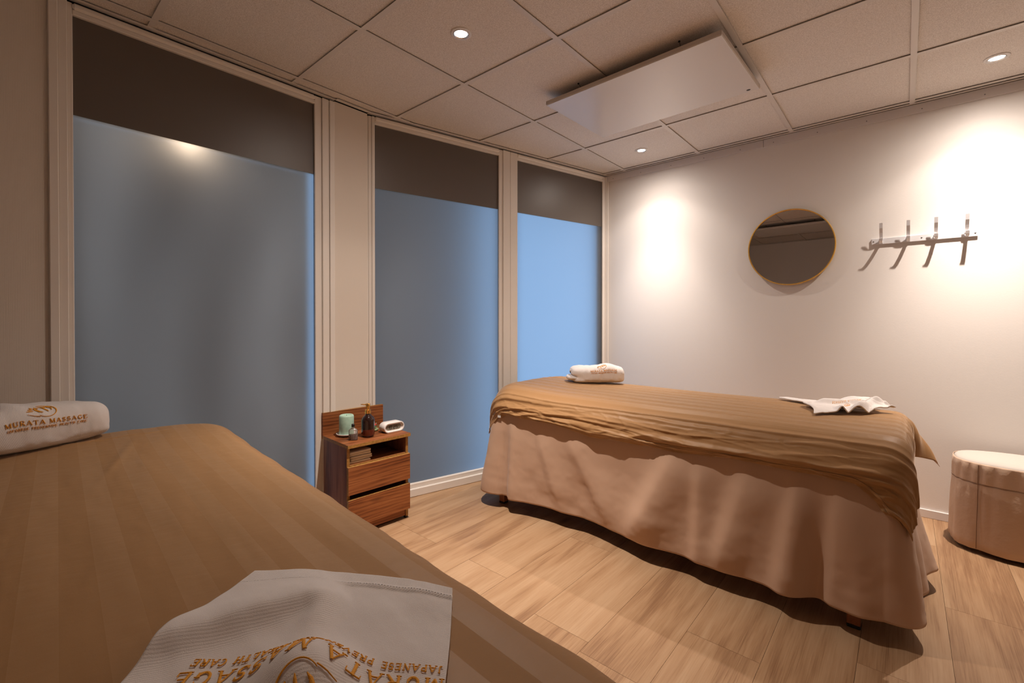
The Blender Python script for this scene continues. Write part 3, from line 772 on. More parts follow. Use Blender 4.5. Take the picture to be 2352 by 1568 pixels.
    if fold > 0:
        nlo = 12
        Q = np.stack([X, Y, Z], -1)[:, :nlo].copy()
        fade = np.linspace(1, 0, nlo)[None, :]
        dn = 0.006 + 0.018 * np.clip(vnoise(Xf[:, :1] * 4 + 2, 0 * Xf[:, :1], seed + 80) + 0.35, 0, 1)
        Q[..., 2] -= dn * fade; Q[..., 1] += 0.005 + 0.004 * fade
        Q[..., 0] *= 0.985
        hl = link('under_hem', grid_mesh('under_hem', Q, uv[:, :nlo]), 'sheet_cloth', o); solidify(hl, 0.0012)
        Q = np.stack([X, Y, Z], -1)[:, :5].copy(); Q[..., 1] -= 0.0012
        hl = link('stitched_hem', grid_mesh('stitched_hem', Q, uv[:, :5]), 'sheet_cloth', o); solidify(hl, 0.0012, 1)
    return o, height

# --- far bed
massage_table(-1.005, 2.405, 'massage table beside the mirror wall, its wooden legs showing under the skirt')
skirt(-0.995, 2.405, 'beige pleated skirt around the far massage table',
      [(-2.05, 0.0), (-1.99, 0.055), (-1.88, 0.035), (-1.79, 0.0), (-1.74, 0.025), (-1.55, 0.0), (-1.29, -0.025), (-1.05, 0.0), (-0.88, 0.02), (-0.5, 0.015), (-0.31, 0.04), (-0.24, -0.015), (-0.17, 0.0), (-0.12, 0.03), (0.0, -0.02), (0.05, -0.02)],
      [(-0.76, 0.53, -0.97, 0.12, 0.045, 0.060), (-0.66, 0.52, -0.67, 0.05, 0.022, 0.035), (-0.47, 0.50, -0.58, 0.10, 0.038, 0.050),
       (-0.30, 0.50, -0.36, 0.06, 0.030, 0.035), (-0.17, 0.50, -0.20, 0.04, 0.026, 0.030), (-1.74, 0.55, -1.74, 0.03, 0.018, 0.03), (-1.90, 0.55, -1.91, 0.03, 0.020, 0.03),
       (-1.35, 0.50, -1.10, 0.12, 0.022, 0.05), (-1.55, 0.50, -1.40, 0.10, 0.016, 0.04)], seed=2)
def hem_far(x):
    return 1.0 + 0.10 * np.exp(-((x + 1.98) / 0.10) ** 2) + 0.42 * sstep(-0.14, 0.0, x) - 0.06 * np.exp(-((x + 1.55) / 0.3) ** 2) + 0.05 * np.exp(-((x + 1.15) / 0.25) ** 2) + 0.06 * vnoise(x * 7, 0 * x, 5)
sheet2, H2 = drape(-0.995, 2.405, 'tan striped sheet with crumpled hem over the far massage table', 1.020, 0.395, 0.708,
                   (0.17, 0.19, 0.145, 0.16), (0.13, 0.055, 0.12, 0.07), (0.10, 0.4, 0.02, 0.62), head=0.014, wrinkle=1.3, fold=0.0105, seed=3, hemfun=hem_far, crown=0.008, topnoise=0.0022)
# --- near bed
def ex1(X, Y, Z, Xf, Yf, dx, dy, ph, hang):
    u = Xf - 1.205; v = Yf + 0.235
    Z = Z + 0.004 * np.exp(-((v - 0.30 + 0.25 * (u + 1.9)) / 0.012) ** 2) * np.exp(-((u + 1.75) / 0.16) ** 2)
    Z = Z + 0.003 * np.exp(-((u + 1.98 + 0.1 * v) / 0.008) ** 2) * sstep(0.1, 0.25, v) * (1 - sstep(0.35, 0.45, v))
    e = (Yf > 0) * sstep(0.02, 0.08, dy)
    Y = Y + e * (0.006 * fbm(u * 9, 0 * u, 31, 3) + 0.002 * np.sin(u * 33 + 3 * vnoise(u * 3, 0 * u, 8)))
    return X, Y, Z
RZ1 = R(-4.1)
massage_table(-1.195, 0.187, 'massage table in the foreground, hidden under its tan sheet', rz=RZ1)
skirt(-1.195, 0.187, 'beige skirt around the foreground massage table', [(-2.3, 0.0), (0.0, 0.0)], [], seed=12, rz=RZ1)
sheet1, H1 = drape(-1.195, 0.187, 'smooth tan sheet with satin stripes over the foreground massage table', 1.020, 0.395, 0.716,
                   (0.17, 0.17, 0.15, 0.15), (0.13, 0.06, 0.07, 0.085), (0.3, 0.3, 0.3, 0.35), fold=0.0, seed=9, crown=0.008, topnoise=0.0030, extra=ex1, rz=RZ1, head=0.013)

# ------------------------------------------------------------------ embroidery lettering
def arcp(cx, cy, rx, ry, a0, a1, n=12):
    return [(cx + rx * math.cos(R(a)), cy + ry * math.sin(R(a))) for a in np.linspace(a0, a1, n)]
TK, TN, SF = 0.17, 0.085, 0.06
def ser(x, y, w=0.30): return ([(x - w / 2, y), (x + w / 2, y)], SF)
GL = {
 'M': (1.10, [([(.16, 0), (.16, 1)], TN), ([(.16, 1), (.55, .06)], TK), ([(.55, .06), (.94, 1)], TN), ([(.94, 1), (.94, 0)], TK), ser(.16, .03), ser(.94, .03), ser(.12, .97, .2), ser(.98, .97, .2)]),
 'U': (0.92, [([(.18, 1), (.18, .32)] + arcp(.46, .32, .28, .30, 180, 360), TK), ([(.74, .32), (.74, 1)], TN), ser(.18, .97), ser(.74, .97)]),
 'R': (0.92, [([(.2, 0), (.2, 1)], TK), ([(.2, .97), (.48, .97)] + arcp(.48, .74, .24, .23, 90, -90) + [(.2, .51)], TN + .03), ([(.44, .5), (.82, .02)], TK), ser(.2, .03), ser(.84, .03, .18), ser(.14, .97, .2)]),
 'A': (0.98, [([(.10, 0), (.49, 1)], TN), ([(.47, 1), (.86, 0)], TK), ([(.24, .34), (.72, .34)], TN), ser(.10, .03), ser(.87, .03)]),
 'T': (0.90, [([(.45, 0), (.45, 1)], TK), ([(.06, .96), (.84, .96)], TN), ([(.07, .96), (.07, .74)], SF), ([(.83, .96), (.83, .74)], SF), ser(.45, .03)]),
 'S': (0.72, [(arcp(.36, .74, .23, .22, 20, 270, 14) + arcp(.36, .27, .25, .25, 90, -160, 14), TK * .85), ([(.58, .96), (.58, .72)], SF), ([(.10, .05), (.10, .30)], SF)]),
 'G': (0.96, [(arcp(.50, .5, .36, .47, 50, 320, 22), TK * .9), ([(.80, .40), (.80, .10)], TK), ser(.78, .42), ([(.76, .95), (.76, .70)], SF)]),
 'E': (0.84, [([(.2, 0), (.2, 1)], TK), ([(.2, .96), (.72, .96)], TN), ([(.2, .5), (.58, .5)], TN), ([(.2, .04), (.74, .04)], TN), ([(.72, .96), (.72, .74)], SF), ([(.74, .04), (.74, .28)], SF), ser(.14, .03, .2), ser(.14, .97, .2)]),
 'J': (0.55, [([(.34, 1), (.34, .2)] + arcp(.17, .2, .17, .2, 0, -150, 8), TK), ser(.34, .97)]),
 'P': (0.82, [([(.2, 0), (.2, 1)], TK), ([(.2, .97), (.46, .97)] + arcp(.46, .72, .26, .25, 90, -90) + [(.2, .47)], TN + .03), ser(.2, .03), ser(.14, .97, .2)]),
 'N': (0.98, [([(.16, 0), (.16, 1)], TN), ([(.16, 1), (.80, 0)], TK), ([(.80, 0), (.80, 1)], TN), ser(.16, .03), ser(.80, .97)]),
 'V': (0.92, [([(.10, 1), (.46, 0)], TK), ([(.46, 0), (.82, 1)], TN), ser(.10, .97), ser(.82, .97)]),
 'I': (0.46, [([(.23, 0), (.23, 1)], TK), ser(.23, .03), ser(.23, .97)]),
 'H': (0.98, [([(.2, 0), (.2, 1)], TK), ([(.78, 0), (.78, 1)], TK), ([(.2, .5), (.78, .5)], TN), ser(.2, .03), ser(.2, .97), ser(.78, .03), ser(.78, .97)]),
 'L': (0.80, [([(.2, 0), (.2, 1)], TK), ([(.2, .04), (.70, .04)], TN), ([(.70, .04), (.70, .28)], SF), ser(.2, .97), ser(.14, .03, .2)]),
 'C': (0.90, [(arcp(.50, .5, .36, .47, 48, 312, 22), TK * .9), ([(.76, .95), (.76, .70)], SF)]),
}
def text_strokes(txt, h, track=0.16, thin=1.0, wordgap=0.55):
    x = 0; out = []
    for ch in txt:
        if ch == ' ': x += wordgap; continue
        w, st = GL[ch]
        for pts, wd in st: out.append(([((x + a) * h, b * h) for a, b in pts], wd * h * thin))
        x += w + track
    tot = (x - track) * h
    return [([(a - tot / 2, b) for a, b in pts], wd) for pts, wd in out], tot
def logo_strokes(s):
    out = []
    def st(pts, w): out.append(([(a * s, b * s) for a, b in pts], (np.array(w) * s).tolist() if not np.isscalar(w) else w * s))
    a = arcp(0.05, 0.0, 0.62, 0.60, 118, -128, 34); st(a, np.concatenate([np.linspace(.03, .075, 14), np.linspace(.075, .03, 20)]))
    st([(-.95, -.40), (-.62, -.50), (-.30, -.56)], [.012, .035, .045])
    st(arcp(0.20, 0.12, 0.25, 0.28, 175, -35, 16), np.concatenate([np.linspace(.05, .10, 8), np.linspace(.12, .05, 8)]))      # right hand
    st(arcp(-.13, 0.10, 0.22, 0.24, 165, 20, 12), np.linspace(.03, .07, 12))
    st([(-.12, .28), (.02, .12), (.14, -.06), (.20, -.20)], [.03, .09, .11, .03])
    st([(-.48, .22), (-.42, .02), (-.28, -.16), (-.12, -.26)], [.06, .17, .13, .03])
    st([(-.46, .32), (-.34, .20), (-.30, .10)], [.02, .06, .02])
    st([(-.98, -.20), (-.80, -.14), (-.58, -.12)], [.015, .09, .02])
    st([(-.88, -.02), (-.74, .02), (-.56, .02)], [.015, .08, .02])
    st([(-.74, .22), (-.66, .18), (-.54, .16)], [.015, .10, .02])
    return out
def ribbons(name, strokes, fmap, parent, step=0.004):
    V = []; F = []
    for pts, wd in strokes:
        pts = np.array(pts, float); n = len(pts)
        wl = np.full(n, wd) if np.isscalar(wd) else np.array(wd, float)
        seg = np.linalg.norm(np.diff(pts, axis=0), axis=1); s = np.concatenate([[0], np.cumsum(seg)])
        m = max(2, int(s[-1] / step) + 1, n)
        ss = np.unique(np.concatenate([np.linspace(0, s[-1], m), s]))
        P = np.stack([np.interp(ss, s, pts[:, k]) for k in (0, 1)], 1); W = np.interp(ss, s, wl)
        t = np.gradient(P, axis=0); t /= np.linalg.norm(t, axis=1, keepdims=True) + 1e-12
        nrm = np.stack([-t[:, 1], t[:, 0]], 1)
        b = len(V)
        for side, off in ((1, 0.0), (0.55, 1.0), (-0.55, 1.0), (-1, 0.0)):
            Q = P + nrm * (W[:, None] / 2) * side
            V += [tuple(v) for v in fmap(Q[:, 0], Q[:, 1], off)]
        k = len(ss)
        for j in range(3):
            for i in range(k - 1): F.append((b + j * k + i, b + j * k + i + 1, b + (j + 1) * k + i + 1, b + (j + 1) * k + i))
    me = bpy.data.meshes.new(name); me.from_pydata(V, [], F); me.update()
    me.polygons.foreach_set('use_smooth', [True] * len(me.polygons))
    return link(name, me, 'thread', parent)

def fm_sheet(x, y, off):
    a = R(48); X = -1.835 + np.asarray(x) * math.cos(a) - np.asarray(y) * math.sin(a); Y = 2.585 + np.asarray(x) * math.sin(a) + np.asarray(y) * math.cos(a)
    return np.stack([X + 0.995, Y - 2.405, H2(X, Y) + 0.0012 + 0.0008 * off], -1)
ribbons('embroidered_mark', text_strokes('MURATA MASSAGE', 0.0125)[0], fm_sheet, sheet2)
vt = sheet2.data.vertices[52 * 230].co
bbox('care_tag', 'card', -0.012, 0.012, -0.0008, 0.0008, -0.010, 0.006, sheet2, loc=(vt.x, vt.y - 0.003, vt.z))
# ------------------------------------------------------------------ rolled, folded towels
def folded_towel(name, loc, axis_ang, length, depth, height, label, lump, text_h, tpos, seed, zrot=0.0, layer_end=-1):
    """local x along the roll (text direction), local -y faces the reader"""
    e = empty(name, loc, axis_ang); tag(e, label, 'towel', 'folded white logo towels')
    nu, nv = 120, 96
    def surf(u, v, off=0.0):
        """u in [-1,1] along the roll, v angle (0 = front, 90 = top)"""
        u = np.asarray(u, float); v = np.asarray(v, float)
        endr = (1 - np.clip(np.abs(u), 0, 1) ** 7) ** 0.42
        c, s = np.cos(v), np.sin(v)
        ex = 0.66
        rx = np.sign(c) * np.abs(c) ** ex; rz = np.sign(s) * np.abs(s) ** ex
        hh = height * (1 + lump(u)); 
        bul = 1 + 0.09 * fbm(u * 2.4 + 3, np.cos(v) * 1.1 + np.sin(v) * 0.7, seed, 3) + 0.016 * fbm(u * 9, np.cos(v) * 3 + np.sin(v) * 4, seed + 3, 2)
        y = -rx * depth / 2 * (0.30 + 0.70 * endr) * bul
        zt = np.where(s > 0, rz * hh * 0.62 * (0.45 + 0.55 * endr), rz * height * 0.38 * (0.55 + 0.45 * endr)) * bul
        z = np.maximum(zt, -height * 0.35)
        hf = (z + height * 0.35) / height
        notch = 1 - (0.11 * gauss(hf - 0.36, 0.09) + 0.05 * sstep(0.40, 0.30, hf)) * sstep(0.45, 0.95, u * layer_end)
        x = u * length / 2 * (1 + 0.02 * fbm(v * 1.5, 0 * v + 2, seed + 7, 2)) * notch
        # softened, slanted crease rolling into the top
        return x, y, z + height * 0.35
    def nrm(u, v, o):
        h = 1e-3
        a = np.stack(surf(u + h, v), -1) - np.stack(surf(u - h, v), -1); b = np.stack(surf(u, v + h), -1) - np.stack(surf(u, v - h), -1)
        n = np.cross(a, b); n /= np.linalg.norm(n, axis=-1, keepdims=True) + 1e-12
        return np.stack(surf(u, v), -1) + n * o
    u = np.sin(np.linspace(-1, 1, nu) * math.pi / 2) * 0.9999; v = np.linspace(0, 2 * math.pi, nv, endpoint=False)
    V, U = np.meshgrid(v, u, indexing='ij')
    P = np.stack(surf(U, V), -1)
    body = link('towel_body', grid_mesh('towel_body', P, close_u=True), 'terry', e)
    # tucked layers peeping out at one end
    for k, (zz, hh, dd, xo) in enumerate(((0.27, 0.36, 0.80, 0.018), (0.66, 0.30, 0.66, -0.006))):
        uu = np.sin(np.linspace(-1, 1, 40) * math.pi / 2) * 0.9999; vv = np.linspace(0, 2 * math.pi, 40, endpoint=False)
        V2, U2 = np.meshgrid(vv, uu, indexing='ij')
        er = (1 - np.abs(U2) ** 3) ** 0.5
        Q = np.stack([layer_end * (length / 2 - 0.045 + xo) + U2 * 0.055, -np.cos(V2) * dd * depth / 2 * er * (1 + .06 * fbm(U2 * 3, V2, seed + k, 2)), zz * height + np.sin(V2) * hh * height / 2 * er], -1)
        link('tucked_layer', grid_mesh('tucked_layer', Q, close_u=True), 'terry_fold', body)
    # embroidery
    prof_v = np.linspace(-0.3, 2.2, 400); yy, z_ = surf(0 * prof_v, prof_v)[1:]
    sl = np.concatenate([[0], np.cumsum(np.hypot(np.diff(yy), np.diff(z_)))]); sl -= np.interp(0.0, prof_v, sl)
    def fm(x, y, off):
        vv = np.interp(np.asarray(y), sl, prof_v); uu = np.asarray(x) / (length / 2)
        return nrm(uu, vv, 0.0012 + 0.0014 * off)
    l1, wd1 = text_strokes('MURATA MASSAGE', text_h)
    l2, wd2 = text_strokes('JAPANESE PREVENTIVE HEALTH CARE', text_h * 0.52, track=0.13, thin=1.05, wordgap=0.8)
    k2 = wd1 * 0.97 / wd2
    l2 = [([(a * k2, b) for a, b in p], w) for p, w in l2]
    x0, y0 = tpos
    sh = lambda st, dx, dy: [([(a + dx, b + dy) for a, b in p], w) for p, w in st]
    ribbons('embroidered_name', sh(l1, x0, y0), fm, body); ribbons('embroidered_tagline', sh(l2, x0, y0 - text_h * 0.95), fm, body)
    ribbons('embroidered_emblem', sh(logo_strokes(text_h * 3.3), x0 - text_h * 0.3, y0 + text_h * 3.6), fm, body)
    return e
# on the near bed: axis runs across the bed head
folded_towel('folded_towel', (-2.045, 0.085, float(max(H1(-2.045 + 0.09 * a_, 0.085 + 0.17 * b_) for a_ in (-1, 0, 1) for b_ in (-1, 0, 1))) + 0.002), math.atan2(0.952, -0.306), 0.36, 0.19, 0.130,
             'folded white logo towel at the left edge on the foreground bed', lambda u: 0.12 * np.exp(-((u + 0.30) / 0.16) ** 2) - 0.10 * sstep(0.2, 1.0, u), 0.0130, (0.008, 0.032), 4, layer_end=-1)
folded_towel('folded_towel', (-1.545, 2.640, float(np.mean([H2(-1.545 + 0.13 * a_, 2.64 + 0.13 * b_) for a_ in (-1, 0, 1) for b_ in (-1, 0, 1)])) + 0.006), math.atan2(0.656, 0.754), 0.345, 0.20, 0.112,
             'folded white logo towel at the head of the far bed', lambda u: 0.26 * np.exp(-((u - 0.38) / 0.26) ** 2) - 0.05, 0.0115, (0.030, 0.036), 21, layer_end=-1)

# ------------------------------------------------------------------ flat washcloths
def cloth(name, loc, corners, hfun, label, nu=120, nv=120, th=0.005, outline=None, base=0.0, under=None):
    """corners P00,P10,P11,P01 relative to loc; hfun(a,b) -> height"""
    e = empty(name, loc); tag(e, label, 'towel', 'small white washcloths')
    c = np.array(corners, float)
    def pos(a, b):
        a = np.asarray(a, float); b = np.asarray(b, float)
        X = (c[0, 0] * (1 - a) + c[1, 0] * a) * (1 - b) + (c[3, 0] * (1 - a) + c[2, 0] * a) * b
        Y = (c[0, 1] * (1 - a) + c[1, 1] * a) * (1 - b) + (c[3, 1] * (1 - a) + c[2, 1] * a) * b
        if outline is not None:
            dx, dy = outline(a, b); X = X + dx; Y = Y + dy
        return np.stack([X, Y, base + hfun(a, b) + (under(X + loc[0], Y + loc[1]) - loc[2])], -1)
    A_, B_ = np.meshgrid(np.linspace(0, 1, nu), np.linspace(0, 1, nv), indexing='ij')
    o = link('terry_cloth', grid_mesh('terry_cloth', pos(A_, B_)), 'terry', e)
    solidify(o, th, 0)
    return e, o, pos
# near washcloth: P00 far left, P10 far right, P11 near right, P01 near left
def h_near(a, b):
    h = 0.004 + 0.004 * fbm(a * 4, b * 4, 51, 3)
    # soft fold from the left edge to the middle of the far edge
    al = (a - 0.02) * 0.86 - (b - 0.46) * 0.5; ac = (a - 0.02) * 0.5 + (b - 0.46) * 0.86
    h = h + 0.020 * np.where(ac < 0, gauss(ac, 0.16), gauss(ac, 0.07)) * (1 - sstep(0.42, 0.60, al))
    # bump under the emblem, with a tail towards the far side
    r2 = np.hypot((a - 0.565) / 0.15, (b - 0.66) / 0.15)
    h = h + 0.042 * np.exp(-r2 ** 2.2)
    h = h + 0.010 * np.exp(-((a - 0.47) / 0.05) ** 2 - ((b - 0.33) / 0.10) ** 2)
    h = h + 0.006 * np.exp(-((b - 0.085) / 0.012) ** 2) * sstep(0.35, 0.6, a) * 0.5
    return h
def out_near(a, b):
    dx = 0.018 * (1 - a) * np.sin(b * 3.0) * -1.0 - 0.012 * (1 - b) * np.sin(a * math.pi) * 0.6
    dy = -0.030 * (1 - a) * np.sin(np.clip(b, 0, 1) * 2.6) + 0.020 * (1 - b) * np.sin(a * math.pi) + 0.012 * a * np.sin(b * 2.5)
    return dx, dy
e3, c3, pos3 = cloth('washcloth', (-0.60, 0.25, 0.722), [(-0.168, 0.022), (0.097, 0.197), (0.310, -0.030), (0.062, -0.215)], h_near, 'white logo washcloth spread on the foreground bed, nearest the viewer', 170, 170, 0.006, out_near, 0.004, H1)
def fm3(x, y, off):
    # text is upside down to the viewer: reading direction runs from far right to far left
    a = 0.575 - np.asarray(x) / 0.318; b = 0.60 + np.asarray(y) / 0.310
    h = 1e-3
    n = np.cross(pos3(a + h, b) - pos3(a - h, b), pos3(a, b + h) - pos3(a, b - h)); n /= np.linalg.norm(n, axis=-1, keepdims=True)
    n = n * np.sign(n[..., 2:3])
    return pos3(a, b) + n * (0.0042 + 0.0010 * off)
l1, wd1 = text_strokes('MURATA MASSAGE', 0.0185); l2, wd2 = text_strokes('JAPANESE PREVENTIVE HEALTH CARE', 0.0098, track=0.13, thin=1.05, wordgap=0.8)
l2 = [([(a * wd1 * .97 / wd2, b) for a, b in p], w_) for p, w_ in l2]
ribbons('embroidered_name', l1, fm3, c3, 0.003); ribbons('embroidered_tagline', [([(a, b - 0.0180) for a, b in p], w_) for p, w_ in l2], fm3, c3, 0.003)
ribbons('embroidered_emblem', [([(a - 0.004, b + 0.046) for a, b in p], w_) for p, w_ in logo_strokes(0.030)], fm3, c3, 0.003)
# ribbed border woven along the far edge
A_, B_ = np.meshgrid(np.linspace(0.002, 0.998, 160), np.linspace(0.004, 0.085, 14), indexing='ij')
Q = pos3(A_, B_); Q[..., 2] += 0.0030 + 0.0007 * np.sin(A_ * 420)
link('woven_border', grid_mesh('woven_border', Q), 'terry_fold', c3)
# crumpled washcloth on the far bed
def h_far(a, b):
    h = 0.006 + 0.010 * np.abs(fbm(a * 3.2 + 2, b * 3.2, 71, 3))
    h = h + 0.040 * np.exp(-((a - 0.80) / 0.16) ** 2 - ((b - 0.10) / 0.22) ** 2)                 # raised back fold
    h = h + 0.026 * np.exp(-((b - 0.30 - 0.15 * a) / 0.07) ** 2) * sstep(0.0, 0.3, a)
    h = h + 0.030 * np.exp(-((b - 0.82 + 0.12 * np.sin(a * 9)) / 0.075) ** 2) * sstep(0.35, 0.6, a)   # front roll
    h = h + 0.018 * np.exp(-((a - 0.93) / 0.06) ** 2)
    h = h + 0.016 * np.abs(np.sin(a * 13 + b * 4)) * sstep(0.4, 0.9, b) * sstep(0.2, 0.5, a)
    h = h + 0.020 * np.exp(-((a - 0.34) / 0.045) ** 2) * sstep(0.6, 0.95, b) + 0.014 * np.exp(-((a - 0.02) / 0.04) ** 2) * np.exp(-((b - 0.55) / 0.2) ** 2)
    return h
def out_far(a, b):
    dx = -0.035 * np.exp(-((b - 0.06) / 0.10) ** 2) * (1 - a) + 0.075 * np.exp(-((b - 0.30) / 0.12) ** 2) * (1 - a) ** 2 - 0.02 * np.sin(b * 7) * (1 - a) + 0.02 * a * np.sin(b * 8)
    dy = 0.020 * np.sin(a * 9.0) * (b - 0.2)
    return dx, dy
e4, c4, pos4 = cloth('washcloth', (-0.28, 2.58, 0.712), [(-0.185, 0.155), (0.165, 0.185), (0.232, 0.035), (0.0, -0.265)], h_far, 'crumpled white washcloth lying near the foot of the far bed', 150, 130, 0.005, out_far, 0.003, H2)
def fm4(x, y, off):
    a = 0.60 - np.asarray(x) / 0.40; b = 0.42 + np.asarray(y) / 0.33
    P = pos4(a, b); P[..., 2] += 0.0032 + 0.001 * off; return P
ribbons('embroidered_name', [([(a, b) for a, b in p], w_) for p, w_ in text_strokes('MURATA MASSAGE', 0.0105)[0]], fm4, c4)
ribbons('embroidered_emblem', [([(a, b + 0.03) for a, b in p], w_) for p, w_ in logo_strokes(0.02)], fm4, c4)

# ------------------------------------------------------------------ nightstand
NW, ND, NT_ = 0.375, 0.315, 0.487
ns = empty('nightstand', (-2.292, 1.395, 0), R(-3.0)); tag(ns, 'reddish wood nightstand with two drawers and an open shelf', 'nightstand')
# local: +x faces the room, y along the wall
fx0, fx1, hy = -ND / 2, ND / 2, NW / 2
def edged(name, x0, x1, y0, y1, z0, z1, m, parent, edge_pred):
    b = MB(); b.box(x0, x1, y0, y1, z0, z1, 0.0007); me = b.mesh(name)
    me.materials.append(MATS[m]); me.materials.append(MATS['stand_edge'])
    for p in me.polygons:
        if edge_pred(p.normal): p.material_index = 1
    return link(name, me, None, parent)
edged('top_board', fx0 + 0.018, fx1, -hy, hy, NT_ - 0.018, NT_, 'stand_wood', ns, lambda n: abs(n.z) < 0.5)
edged('backboard', fx0, fx0 + 0.018, -hy + 0.001, hy - 0.001, NT_ - 0.018, NT_ + 0.125, 'stand_wood', ns, lambda n: n.z > 0.5)
for s in (-1, 1):
    y = s * (hy - 0.012)
    edged('side_panel', fx0 + 0.018, fx1 - 0.020, y - 0.008, y + 0.008, 0.012, NT_ - 0.018, 'stand_wood_side', ns, lambda n: n.x > 0.5)
    MB().box(-0.012, 0.012, -0.006, 0.006, 0.0, 0.013).build('glide', 'black_plastic', ns, (fx1 - 0.035, y, 0)); MB().box(-0.012, 0.012, -0.006, 0.006, 0.0, 0.013).build('glide', 'black_plastic', ns, (fx0 + 0.04, y, 0))
edged('shelf', fx0 + 0.018, fx1 - 0.021, -hy + 0.021, hy - 0.021, 0.362, 0.377, 'stand_wood', ns, lambda n: n.x > 0.5)
bbox('back_panel', 'stand_wood_side', fx0 + 0.012, fx0 + 0.018, -hy + 0.02, hy - 0.02, 0.02, 0.47, ns)
bbox('plinth', 'stand_wood', fx1 - 0.040, fx1 - 0.026, -hy + 0.021, hy - 0.021, 0.016, 0.060, ns)
for z0, z1 in ((0.228, 0.372), (0.058, 0.202)):
    dr_ = edged('drawer', fx1 - 0.018, fx1 - 0.001, -hy + 0.003, hy - 0.003, z0, z1, 'stand_wood', ns, lambda n: n.z > 0.5 or abs(n.y) > 0.5)
    bbox('drawer_box', 'stand_wood_side', fx0 + 0.03, fx1 - 0.019, -hy + 0.026, hy - 0.026, z0 + 0.012, z1 - 0.020, dr_)
NSM = Matrix.Translation((-2.292, 1.395, 0)) @ Matrix.Rotation(R(-3.0), 4, 'Z')
def on_stand(x, y, z=NT_ + 0.0003): return (x, y, z)

# candle on dish
dish = tag(MB().lathe([(0, 0), (0.033, 0.0), (0.050, 0.008), (0.055, 0.015), (0.053, 0.0162), (0.047, 0.010), (0.0, 0.0075)], 40).build('candle_dish', 'ceramic', None, on_stand(-2.345, 1.304), smooth=True), 'small pale ceramic dish under the green candle', 'dish')
cn = empty('pillar_candle', on_stand(-2.345, 1.304, NT_ + 0.0082)); tag(cn, 'mint green pillar candle on the nightstand', 'candle')
MB().lathe([(0, 0), (0.038, 0.0), (0.0392, 0.003), (0.0392, 0.098), (0.037, 0.105), (0.032, 0.108), (0.027, 0.106), (0.018, 0.100), (0.0, 0.098)], 40).build('wax_body', 'wax', cn, smooth=True)
MB().tube([(0, 0, 0.097), (0.001, 0, 0.108)], 0.0011, 6).build('wick', 'wick', cn)
# amber pump bottle
pb = empty('pump_bottle', on_stand(-2.238, 1.372), R(40)); tag(pb, 'brown glass bottle with a gold pump', 'bottle')
body = [(0.0, 0.0015), (0.020, 0.001), (0.0305, 0.0035), (0.0345, 0.010), (0.0355, 0.016), (0.0355, 0.043)]
MB().lathe(body, 40, cap=False).build('filled_glass', 'amber_liquid', pb, smooth=True)
MB().lathe([(0.0355, 0.043), (0.0357, 0.088), (0.0345, 0.097), (0.030, 0.106), (0.0225, 0.114), (0.0155, 0.120), (0.0135, 0.124), (0.0135, 0.130)], 40, cap=False).build('glass_body', 'amber_glass', pb, smooth=True)
pm = MB().lathe([(0.0, 0.127), (0.0160, 0.127), (0.0162, 0.146), (0.0125, 0.148), (0.0105, 0.150), (0.0105, 0.163), (0.0122, 0.165), (0.0122, 0.180), (0.011, 0.1815), (0.0, 0.182)], 32).build('pump_collar', 'gold', pb); auto_smooth(pm, 40)
MB().tube([(-0.008, 0, 0.1755), (-0.026, 0, 0.1765), (-0.038, 0, 0.177)], [0.0038, 0.003, 0.0024], 10).xf(Matrix.Rotation(R(190), 4, 'Z') @ Matrix.Rotation(R(180), 4, 'Z')).build('nozzle', 'gold', pb, smooth=True)
# little perfume bottle
pf = empty('perfume_bottle', on_stand(-2.232, 1.279), R(40)); tag(pf, 'tiny ribbed clear bottle of brown oil with black cap', 'bottle')
def ribbed(prof, n=72, k=14, amp=0.035):
    b = MB(); rings = []
    for r_, z in prof:
        rings.append([b.bm.verts.new((r_ * 1.22 * math.cos(t) * (1 + amp * math.cos(k * t)), r_ * 0.78 * math.sin(t) * (1 + amp * math.cos(k * t)), z)) for t in np.linspace(0, 2 * math.pi, n, endpoint=False)])
    for i in range(len(rings) - 1):
        for q in range(n): b.bm.faces.new((rings[i][q], rings[i][(q + 1) % n], rings[i + 1][(q + 1) % n], rings[i + 1][q]))
    b.bm.faces.new(rings[0][::-1]); b.bm.faces.new(rings[-1]); return b
ribbed([(0.0185, 0.0), (0.0195, 0.003), (0.0195, 0.046), (0.0185, 0.052), (0.014, 0.058), (0.0075, 0.063), (0.006, 0.066), (0.006, 0.071)]).build('glass_body', 'bottle_glass', pf, smooth=True)
ribbed([(0.0172, 0.003), (0.0177, 0.005), (0.0177, 0.030)]).build('oil', 'perfume_liquid', pf, smooth=True)
MB().lathe([(0.0, 0.070), (0.0075, 0.070), (0.0082, 0.072), (0.0082, 0.083), (0.0072, 0.0855), (0.0, 0.0858)], 20).build('cap', 'black_plastic', pf, smooth=True)
